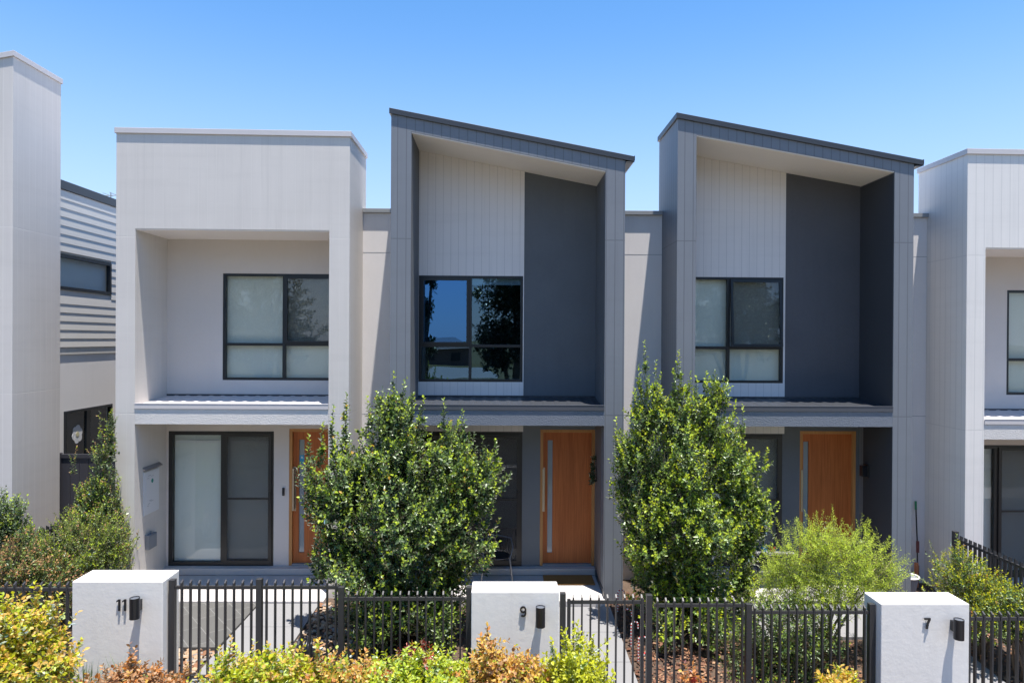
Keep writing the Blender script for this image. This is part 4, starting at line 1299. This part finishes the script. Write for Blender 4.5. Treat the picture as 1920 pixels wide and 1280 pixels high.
# lower growth under it, behind the fence
D4 = 9.0
lob4 = [L(1440, 1170, D4, 60, 60), L(1500, 1190, D4, 60, 60), L(1560, 1180, D4, 35, 70, w=.7), L(1420, 1240, D4, 70, 50), L(1500, 1260, D4, 70, 40)]
shrub('low_shrub', 'low dark shrub growing under the feathery lime-green one behind the fence pickets', 'shrub', lob4, (at(1480, 1300, D4).x, D4, gz(3.6, D4)), 620, (.16, .3), 14, (.052, .015), seed=14, stems=6,
      mats=('lf_dark', 'lf_mid', 'lf_young', 'lf_olive'), probs=((.7, .2, 0, .1), (.55, .3, .05, .1), (.2, .4, .2, .2)))

# --- right side garden shrubs
D5 = 9.6
lob5 = [L(1800, 1060, D5, 42, 38), L(1850, 1105, D5, 50, 34), L(1800, 1110, D5, 55, 45), L(1885, 1135, D5 - .2, 55, 38), L(1850, 1150, D5 - .3, 70, 40)]
shrub('side_shrub', 'yellow-green and orange tipped shrub right of pier 7, nearest the grey side wall', 'shrub', lob5, (at(1840, 1200, D5).x, D5, gz(7, D5)), 1000, (.14, .26), 14, (.045, .013), seed=15, stems=7,
      mats=('lf_dark', 'lf_mid', 'lf_yel', 'lf_orange'), probs=((.4, .5, .1, 0), (.2, .4, .35, .05), (.05, .3, .5, .15)), spikes=[sp(1792, 1050, 1012, D5), sp(1850, 1090, 1062, D5), sp(1760, 1075, 1030, D5, -.2)])
D5b = 9.0
lob5b = [L(1905, 1125, D5b, 38, 28), L(1930, 1140, D5b, 50, 36), L(1895, 1165, D5b, 45, 28)]
shrub('side_shrub', 'dark green shrub touching the right edge of the photo in front of the side fence', 'shrub', lob5b, (at(1915, 1220, D5b).x, D5b, gz(7.3, D5b)), 420, (.14, .26), 14, (.045, .013), seed=16, stems=5,
      mats=('lf_dark', 'lf_mid', 'lf_yel', 'lf_brown'), probs=((.5, .4, .1, 0), (.3, .45, .2, .05), (.1, .4, .4, .1)))

# --- left side garden shrubs
D6 = 10.9
lob6 = [L(190, 890, D6, 20, 60), L(206, 830, D6, 11, 42), L(175, 955, D6, 30, 45), L(202, 960, D6, 30, 60), L(152, 935, D6, 14, 30), L(175, 1010, D6, 60, 55), L(205, 1040, D6, 38, 50)]
shrub('photinia_shrub', 'tall narrow shrub with pinkish red tips in the lane left of house 11', 'shrub', lob6, (at(185, 1110, D6).x, D6, gz(-6.7, D6)), 1500, (.15, .30), 14, (.048, .014), seed=17, stems=9,
      mats=('lf_dark', 'lf_mid', 'lf_young', 'lf_pink'), probs=((.6, .35, .05, 0), (.4, .4, .1, .1), (.1, .28, .27, .35)), spikes=[sp(206, 820, 780, D6), sp(188, 830, 786, D6, -.1), sp(140, 890, 850, D6, -.1), sp(212, 800, 775, D6)])
D6b = 10.0
lob6b = [L(155, 1020, D6b, 70, 55), L(100, 1045, D6b, 52, 45), L(215, 1010, D6b, 28, 50, w=.6), L(200, 1060, D6b, 42, 32), L(90, 1085, D6b, 45, 35)]
shrub('low_shrub', 'dense olive-green shrub behind the left end of the pier numbered 11', 'shrub', lob6b, (at(140, 1130, D6b).x, D6b, gz(-6.4, D6b)), 1150, (.14, .26), 14, (.042, .012), seed=18, stems=7,
      mats=('lf_dark', 'lf_olive', 'lf_young', 'lf_brown'), probs=((.5, .4, .05, .05), (.3, .45, .15, .1), (.1, .4, .3, .2)))
D7 = 10.3
lob7 = [L(12, 965, D7, 30, 40), L(-15, 1000, D7, 50, 55), L(25, 1010, D7, 40, 40), L(60, 1010, D7, 28, 26, w=.6)]
shrub('side_shrub', 'blue-green shrub with rounded leaves at the left edge, in front of the tall white wing', 'shrub', lob7, (at(5, 1100, D7).x, D7, gz(-7.6, D7)), 520, (.14, .26), 12, (.055, .019), seed=19, stems=6,
      mats=('lf_mid', 'lf_grey', 'lf_young'), probs=((.5, .45, .05), (.4, .45, .15), (.2, .4, .4)), spikes=[sp(5, 950, 922, D7), sp(28, 960, 935, D7)])
D8 = 9.3
lob8 = [L(30, 1055, D8, 55, 50), L(85, 1070, D8, 50, 48), L(110, 1110, D8, 35, 35), L(50, 1100, D8, 60, 45)]
shrub('low_shrub', 'dull green shrub with some withered brown leaves behind the fence at the left edge', 'shrub', lob8, (at(60, 1150, D8).x, D8, gz(-6.6, D8)), 620, (.13, .25), 13, (.050, .015), seed=20, stems=6,
      mats=('lf_dark', 'lf_olive', 'lf_brown', 'lf_pink'), probs=((.5, .3, .2, 0), (.3, .35, .25, .1), (.2, .3, .2, .3)))

# --- foreground nandina hedge: each clump is a thing
def clump(label, pts, n, seed, mats, probs, leaf=(.066, .0225), D=7.25, spikes=(), sl=(.14, .30), lobe_mats=None, K=11, name='hedge_shrub'):
    lobes = [L(px, py, D + dd, rx, rz, ry=.30) for px, py, rx, rz, dd in pts]
    cx = sum(p[0] for p in lobes) / len(lobes)
    return shrub(name, label, 'shrub', lobes, (cx, D, gz(cx, D) - .05), int(n * 1.25), sl, K, leaf, voids=.9, mats=mats, probs=probs, seed=seed, stems=7, stemr=.010,
                 spikes=spikes, group='low hedge shrubs along the street side of the fence', fine=True, spread=.85, up=.7, lobe_mats=lobe_mats, trunk='stems', bark='bark2', droop=.06)


clump('yellow-green and gold leafy shrub in the bottom left corner', [(20, 1200, 80, 75, 0), (80, 1180, 45, 55, 0), (60, 1250, 95, 60, -.1), (-10, 1260, 60, 70, -.2)], 620, 31,
      ('lf_mid', 'lf_yel', 'lf_gold', 'lf_young'), ((.6, .2, .1, .1), (.2, .3, .25, .25), (.05, .40, .3, .25)), D=7.0, spikes=[sp(60, 1150, 1105, 7.0), sp(100, 1160, 1118, 7.0, .2), sp(15, 1160, 1120, 7.0, -.1)])
clump('rusty brown shrub with dried leaves below the number 11', [(250, 1268, 45, 22, 0), (200, 1285, 60, 30, 0), (290, 1290, 40, 25, 0), (320, 1280, 20, 18, 0)], 230, 32,
      ('lf_mid', 'lf_orange', 'lf_brown', 'lf_gold'), ((.2, .3, .4, .1), (.05, .35, .45, .15), (.0, .35, .5, .15)), D=7.6, sl=(.09, .18), spikes=[sp(245, 1255, 1235, 7.6)])
clump('golden-green leafy shrub in front of the post of gate 11', [(440, 1266, 60, 30, 0), (520, 1255, 60, 38, 0), (470, 1290, 100, 40, -.1), (590, 1270, 60, 34, .05)], 470, 33,
      ('lf_mid', 'lf_young', 'lf_yel', 'lf_gold', 'lf_orange'), ((.45, .35, .1, .1, 0), (.15, .30, .25, .22, .08), (.05, .25, .30, .28, .12)), D=7.2, spikes=[sp(410, 1260, 1225, 7.3), sp(428, 1245, 1205, 7.2, .1), sp(505, 1240, 1215, 7.2)])
clump('orange and brown tipped shrub in the middle of the left hedge', [(640, 1262, 56, 34, 0), (600, 1290, 70, 35, 0), (690, 1275, 55, 32, 0)], 400, 34,
      ('lf_mid', 'lf_young', 'lf_gold', 'lf_orange', 'lf_brown'), ((.4, .3, .1, .1, .1), (.15, .25, .25, .17, .18), (.05, .2, .30, .22, .23)), D=7.3, spikes=[sp(597, 1235, 1200, 7.3)])
clump('fresh green shrub with crimson new leaves in front of the broad tree', [(740, 1270, 65, 32, 0), (805, 1264, 60, 34, 0), (770, 1295, 120, 35, -.1), (870, 1275, 50, 30, .05)], 600, 35,
      ('lf_mid', 'lf_yel', 'lf_young', 'lf_red'), ((.5, .2, .3, 0), (.2, .25, .52, .03), (.05, .30, .55, .10)), D=7.3, lobe_mats=None, spikes=[sp(755, 1250, 1222, 7.3, .2), sp(790, 1250, 1215, 7.3, -.2)])
clump('small spray of crimson nandina leaves above the green hedge', [(765, 1232, 14, 14, 0), (795, 1225, 16, 16, 0), (745, 1238, 10, 10, 0)], 34, 36,
      ('lf_red', 'lf_orange'), ((.8, .2), (.8, .2), (.8, .2)), D=7.45, sl=(.07, .14), K=9, leaf=(.055, .012))
clump('orange-brown peaked shrub in front of the left half of the pier numbered 9', [(915, 1232, 26, 34, 0), (940, 1262, 50, 34, 0), (890, 1275, 55, 30, 0), (985, 1262, 42, 34, 0), (1015, 1285, 55, 28, .05)], 520, 37,
      ('lf_mid', 'lf_orange', 'lf_gold', 'lf_brown', 'lf_young'), ((.35, .15, .2, .1, .2), (.10, .22, .33, .17, .18), (.04, .26, .36, .18, .16)), D=7.3, spikes=[sp(915, 1215, 1180, 7.3), sp(905, 1225, 1198, 7.3, -.1)])
clump('bright yellow peaked shrub in front of the hinge post of gate 9', [(1085, 1235, 34, 40, 0), (1060, 1265, 50, 36, 0), (1110, 1265, 40, 36, 0), (1040, 1290, 60, 28, 0), (1095, 1295, 70, 25, 0)], 480, 38,
      ('lf_mid', 'lf_yel', 'lf_young'), ((.4, .5, .1), (.12, .72, .16), (.02, .83, .15)), D=7.2, spikes=[sp(1085, 1215, 1178, 7.2), sp(1062, 1225, 1195, 7.2, -.1), sp(1108, 1230, 1198, 7.2, .1), sp(1040, 1250, 1205, 7.2, -.15)])
clump('few orange nandina shoots at the foot of the fence in front of the upright tree', [(1295, 1272, 20, 12, 0), (1310, 1290, 30, 14, 0)], 30, 39,
      ('lf_orange', 'lf_red', 'lf_gold'), ((.6, .2, .2), (.6, .2, .2), (.6, .2, .2)), D=7.5, sl=(.08, .16), K=9, spikes=[sp(1298, 1275, 1262, 7.5)])
clump('golden low shrub left of the foot of the pier numbered 7', [(1590, 1282, 30, 20, 0), (1560, 1292, 30, 16, 0)], 90, 40,
      ('lf_gold', 'lf_yel', 'lf_mid'), ((.4, .3, .3), (.5, .35, .15), (.6, .35, .05)), D=7.4, sl=(.09, .18))


# strappy grass tufts
def tuft(label, x, y, h, n, seed, mat='lf_grey', r=.10):
    rng = np.random.default_rng(seed)
    m = MB(); z0 = gz(x, y) - .03
    for k in range(n):
        a = rng.uniform(0, 6.28); ln = h * rng.uniform(.55, 1.0); lean = rng.uniform(.05, .55)
        bx, by = x + rng.normal() * r * .4, y + rng.normal() * r * .3
        dx, dy = math.cos(a), math.sin(a); wx, wy = -dy, dx
        pts = []
        for q in range(5):
            t_ = q / 4
            pts.append((bx + dx * lean * ln * t_ ** 1.6, by + dy * lean * ln * t_ ** 1.6, z0 + ln * (t_ - .35 * lean * t_ ** 2)))
        vs, fs = [], []
        for q, p in enumerate(pts):
            w_ = .007 * (1 - (q / 4) ** 2) + .0006
            vs += [(p[0] - wx * w_, p[1] - wy * w_, p[2]), (p[0] + wx * w_, p[1] + wy * w_, p[2])]
        for q in range(4): fs.append((2 * q, 2 * q + 1, 2 * q + 3, 2 * q + 2))
        m.add(vs, fs, 0 if rng.random() < .7 else 1)
    return tag(m.build('grass_tuft', [M[mat], M['lf_olive']]), label, 'grass tuft', 'strappy grass tufts along the fence')


tuft('strappy grass tuft at the left foot of the pier numbered 11', -4.72, 7.85, .62, 60, 51)
tuft('strappy grass tuft under the light of the pier numbered 11', -4.32, 7.85, .66, 70, 52)
tuft('thin grass tuft left of the pier numbered 7', 4.42, 7.9, .36, 26, 53, 'lf_young')
tuft('small grass tuft with dry yellow heads under the light of the pier numbered 7', 5.38, 7.9, .34, 34, 54)
tuft('strappy grass tuft in front of the fence panel at the bottom right', 4.85, 7.9, .22, 20, 55)

# ================================================================== things on the porches and in the gardens
q = MB(); q.box(.755, 1.62, 11.56, 12.02, .003, .020)
tag(q.build('doormat', M['mat'], bevel=.004), 'brown coir doormat at the front door of house 9', 'doormat')

# wire tub chair on the porch of house 9
M['tube'] = paint('grey_tube', (0.16, 0.165, 0.18), 0.35, 0.03, spec=0.6)
C = empty('patio_chair', (-.05, 11.8, 0), 'black curved wire patio chair on the porch of house 9', 'chair')
cx, cy = -.05, 11.80
q = MB()
q.tube([(cx + .27, cy - .20, .0), (cx + .22, cy - .16, .42), (cx + .27, cy - .05, .58), (cx + .24, cy + .18, .68), (cx, cy + .27, .71), (cx - .24, cy + .18, .68), (cx - .27, cy - .05, .58), (cx - .22, cy - .16, .42), (cx - .27, cy - .20, 0)], .011, 7)
q.build('arm_frame', M['tube'], C, smooth=True)
for lx_ in (-.2, .2):
    q = MB(); q.tube([(cx + lx_, cy + .10, .42), (cx + lx_ * 1.3, cy + .24, 0)], .010, 7); q.build('leg', M['tube'], C, smooth=True)
q = MB(); q.tube([(cx + .22 * math.cos(a), cy + .22 * math.sin(a), .43) for a in np.linspace(0, 2 * math.pi, 17)], .010, 6)
q.tube([(cx, cy, .425), (cx, cy, .437)], .205, 18)
q.build('seat', M['black'], C)
q = MB()
for k in range(13):
    a = math.pi * k / 12
    q.tube([(cx + .21 * math.cos(a), cy + .02 + .18 * math.sin(a), .44), (cx + .25 * math.cos(a), cy + .02 + .24 * math.sin(a), .57 + .13 * math.sin(a))], .0045, 5)
q.build('backrest', M['black'], C)

# hanging wreath of dark leaves on the inner cheek of house 9
shrub('wreath', 'dark hanging foliage on the porch wall right of the door of house 9', 'hanging plant', [(1.62, 11.95, 1.95, .05, .10, .22), (1.60, 11.9, 1.75, .05, .10, .14)], (1.68, 11.95, 1.9), 60, (.06, .12), 12, (.04, .013), seed=61, stems=3, stemr=.006,
      mats=('lf_dark', 'lf_grey'), probs=((.9, .1), (.85, .15), (.8, .2)), trunk='stems', up=0.0, out=1.0)

# candy canes along the mulch of house 9
def cane(x, y, a, h=.34, ln=''):
    m = MB(); z0 = gz(x, y); r = .055
    pts = [(0, 0, 0), (0, 0, h * .5), (0, 0, h - r)] + [(r - r * math.cos(t), 0, h - r + r * math.sin(t)) for t in np.linspace(.35, 2.9, 7)] + [(2 * r, 0, h - r - .05)]
    pts = [(x + p[0] * math.cos(a), y + p[0] * math.sin(a), z0 + p[2]) for p in pts]
    n = 30
    # resample and alternate red and white bands
    P_ = [Vector(p) for p in pts]; seg = []
    for i in range(len(P_) - 1):
        k = max(1, int((P_[i + 1] - P_[i]).length / .02))
        for j in range(k): seg.append(P_[i].lerp(P_[i + 1], j / k))
    seg.append(P_[-1])
    for i in range(len(seg) - 1): m.tube([seg[i], seg[i + 1]], .010, 7, 0 if (i // 1) % 2 else 1, caps=(i in (0, len(seg) - 2)))
    return tag(m.build('candy_cane', [M['red'], M['white']]), ln, 'candy cane', 'candy cane stakes beside the path of house 9')


for i, (x_, y_, a_, l_) in enumerate(((1.86, 10.72, .2, 'candy cane stake farthest from the gate, beside the porch edge of house 9'), (1.84, 10.05, -.2, 'second candy cane stake counting from the porch of house 9'), (1.86, 9.62, .3, 'third candy cane stake counting from the porch of house 9'),
                                      (1.88, 9.2, 0, 'fourth candy cane stake counting from the porch of house 9'), (1.85, 8.75, .5, 'candy cane stake nearest the gate of house 9'))):
    cane(x_, y_, a_, ln=l_)

# black watering can / hose reel lump in the stone bed of house 11
hr = empty('hose_reel', (-2.45, 8.9, gz(-2.45, 8.9)), 'black coiled hose reel on the stones behind the fence of house 11', 'hose reel')
z0 = gz(-2.45, 8.9)
q = MB()
for k in range(5):
    q.tube([(-2.55 + .03 * k, 8.9 + .135 * math.cos(a), z0 + .20 + .135 * math.sin(a)) for a in np.linspace(0, 2 * math.pi, 21)], .017, 7)
q.build('hose_coil', M['black'], hr, smooth=True)
q = MB()
q.tube([(-2.60, 8.9, z0 + .2), (-2.57, 8.9, z0 + .2)], .17, 20); q.tube([(-2.40, 8.9, z0 + .2), (-2.37, 8.9, z0 + .2)], .17, 20)
q.tube([(-2.6, 8.8, z0), (-2.49, 8.9, z0 + .45), (-2.38, 8.8, z0)], .012, 6)
q.build('drum', M['black'], hr)
q = MB(); q.tube([(-2.37, 8.9, z0 + .1), (-2.2, 8.95, z0 + .16), (-2.08, 9.0, z0 + .3), (-2.0, 9.0, z0 + .16), (-2.08, 8.9, z0 + .03), (-2.25, 8.8, z0 + .02)], .014, 7)
q.build('loose_hose', M['black'], hr, smooth=True)
# round drain covers
q = MB(); q.tube([(-3.95, 10.15, gz(-3.95, 10.15) + .012), (-3.95, 10.15, gz(-3.95, 10.15) + .02)], .10, 24)
tag(q.build('drain_cover', M['white_plastic']), 'round white drain cover set in the dark patio of house 11', 'drain cover')

# trestle shelf with toys and bits by house 7's slider
T7 = empty('porch_table', (4.6, 11.5, 0), 'small pale porch table half hidden by the upright tree at house 7', 'table')
q = MB(); q.box(4.30, 4.95, 11.35, 11.75, .58, .61); q.build('tabletop', M['conc'], T7, bevel=.004)
q = MB(); q.box(4.33, 4.92, 11.38, 11.72, .28, .30); q.build('shelf', M['conc'], T7)
for lx_, ly_ in ((4.32, 11.37), (4.91, 11.37), (4.32, 11.71), (4.91, 11.71)):
    q = MB(); q.box(lx_, lx_ + .025, ly_, ly_ + .025, 0, .58); q.build('leg', M['black'], T7)
q = MB(); q.tube([(4.48, 11.5, .61), (4.48, 11.5, .70)], .05, 12); tag(q.build('cup', M['blue_p']), 'small blue cup on the porch table of house 7', 'cup')
q = MB(); q.tube([(4.60, 11.48, .61), (4.60, 11.48, .68)], [.05, .06], 12); tag(q.build('bowl', M['red']), 'small red bowl beside the blue cup on the porch table', 'bowl')

# garden tools against the gap wall beside house 7
q = MB()
T = empty('long_handled_tool', (7.25, 12.05, 0), 'dark pole tool with a green grip leaning in the gap right of house 7', 'garden tool')
q.tube([(7.42, 12.0, -.15), (7.44, 12.05, .6), (7.45, 12.12, 1.28)], .012, 7); q.build('pole', M['black'], T)
q = MB(); q.tube([(7.449, 12.115, 1.16), (7.45, 12.122, 1.31)], .019, 8); q.build('grip', M['green_p'], T)
q = MB(); q.tube([(7.43, 12.02, .42), (7.435, 12.03, .62)], .026, 8); q.tube([(7.42, 12.0, -.12), (7.425, 12.0, .2)], .022, 8, 1); q.build('motor_housing', [paint('dull_pink', (0.16, 0.05, 0.05), .5), M['black']], T)
T = empty('long_handled_tool', (7.1, 12.0, 0), 'shorter red and black tool leaning beside the green-gripped pole', 'garden tool')
q = MB(); q.tube([(7.34, 12.0, -.1), (7.10, 12.1, .62)], .012, 7); q.build('pole', M['black'], T)
q = MB(); q.tube([(7.232, 12.045, .22), (7.187, 12.065, .36)], .022, 8); q.build('grip', paint('dull_red', (0.16, 0.04, 0.035), .5), T)
P_ = empty('plant_pot', (7.0, 11.6, -.1), 'empty white-rimmed pot on the ground in the gap right of house 7', 'pot')
q = MB(); q.tube([(7.0, 11.6, -.12), (7.0, 11.6, .14)], [.12, .17], 20); q.build('bowl', M['grey_plastic'], P_, smooth=False)
q = MB(); q.tube([(7.0 + .17 * math.cos(a), 11.6 + .17 * math.sin(a), .145) for a in np.linspace(0, 2 * math.pi, 25)], .016, 6); q.build('rim', M['white'], P_, smooth=True)
q = MB(); q.box(7.30, 7.35, 11.86, 11.91, -.15, .28)
tag(q.build('timber_stake', M['terracotta']), 'short orange timber stake in the gap right of house 7', 'stake')

# ================================================================== across the street (mirrored in the windows)
def gum(label, x, y, lobes, n, seed, h):
    T = shrub('gum_tree', label, 'tree', [(x + a, y + b, c, r1, r2, r3) for a, b, c, r1, r2, r3 in lobes], (x, y, -.5), n, (.5, .9), 12, (.27, .070), seed=seed, stems=7, stemr=.14,
              mats=('lf_gum', 'lf_dark'), probs=((.7, .3), (.6, .4), (.5, .5)), up=.1, droop=.3, inner=.2, group='gum trees across the street', twig_r=.008)
    return T


def big(sc=1.0, k=0):
    rr = random.Random(k)
    return [(rr.uniform(-2.2, 2.2) * sc, rr.uniform(-1, 1), rr.uniform(3.8, 10.5) * sc, rr.uniform(1.5, 2.2) * sc, 1.7 * sc, rr.uniform(1.3, 2.0) * sc) for _ in range(7)] + [(0, 0, 5.5 * sc, 2.4 * sc, 1.8 * sc, 2.4 * sc), (0, 0, 8.6 * sc, 2.5 * sc, 1.8 * sc, 2.4 * sc)]


gum('leafy gum tree across the street mirrored in the upper window of house 9', .75, -9.5, [(-.2, 0, 6.6, 1.7, 1.5, 1.9), (-.6, 0, 4.3, 1.5, 1.4, 1.2), (0, .3, 8.6, 1.6, 1.4, 1.3), (1.3, 0, 7.6, 1.7, 1.2, 1.6), (1.5, 0, 5.0, 1.6, 1.2, 1.6), (-.9, 0, 3.2, 1.0, .9, .7), (.6, 0, 10.2, 1.6, 1.4, 1.2)], 1500, 71, 8)
for kx, ky, kl in ((-11.8, -9.5, 'tall gum tree across the street mirrored in the windows of house 11'), (-18.5, -11, 'spreading gum tree farthest left in the row across the street'), (12.0, -10, 'gum tree across the street mirrored in the windows of house 7'),
                   (6.6, -11.5, 'broad gum tree across the street behind the gap between houses 9 and 7'), (18.5, -10.5, 'gum tree across the street mirrored in the window of house 5')):
    gum(kl, kx, ky, big(1.0, int(kx * 10)), 1500, 72 + int(abs(kx)), 9)  # mirrored trees, with more added to block low sky light on the fronts
gum('slender young gum tree across the street with a leaning stem', -3.85, -9.0, [(.1, 0, 5.6, .45, .4, 1.0), (.2, 0, 3.9, .5, .4, .5), (.35, 0, 7.4, .5, .45, .8)], 120, 74, 7)
Hs = empty('bungalow', (-9, -105, -.5), 'low brick bungalow far across the street, seen only mirrored', 'house')
q = MB(); q.box(-18, -6, -110, -100, -.5, 2.4); q.build('wall', paint('brown_brick', (.22, .15, .12), .9, .1), Hs)
q = MB(); q.add([(-18.7, -110.7, 2.38), (-5.3, -110.7, 2.38), (-5.3, -99.3, 2.38), (-18.7, -99.3, 2.38), (-14, -105, 4.2), (-9, -105, 4.2)], [(0, 1, 5, 4), (1, 2, 5), (2, 3, 4, 5), (3, 0, 4), (0, 3, 2, 1)])
q.build('roof', paint('grey_tiles', (.16, .15, .15), .8, .1), Hs)
q = MB(); q.box(-14, -12, -99.99, -99.9, .4, 1.7); q.build('window', M['frame'], Hs)
q = MB(); q.box(-9, -7.5, -99.99, -99.9, .4, 1.7); q.build('window', M['frame'], Hs)
Pk = empty('park_shelter', (-3, -20, -.5), 'small pale-roofed park shelter across the street, seen only mirrored', 'shelter')
q = MB(); q.add([(-5.4, -22, 1.75), (-.2, -22, 1.75), (-.2, -18, 1.75), (-5.4, -18, 1.75), (-4.4, -20, 2.35), (-1.2, -20, 2.35)], [(0, 1, 5, 4), (1, 2, 5), (2, 3, 4, 5), (3, 0, 4), (0, 3, 2, 1)])
q.build('roof', M['mid_metal'], Pk)
for px_ in (-5.0, -.6):
    for py_ in (-21.6, -18.4):
        q = MB(); q.box(px_ - .06, px_ + .06, py_ - .06, py_ + .06, -.5, 1.74); q.build('post', M['mid_metal'], Pk)
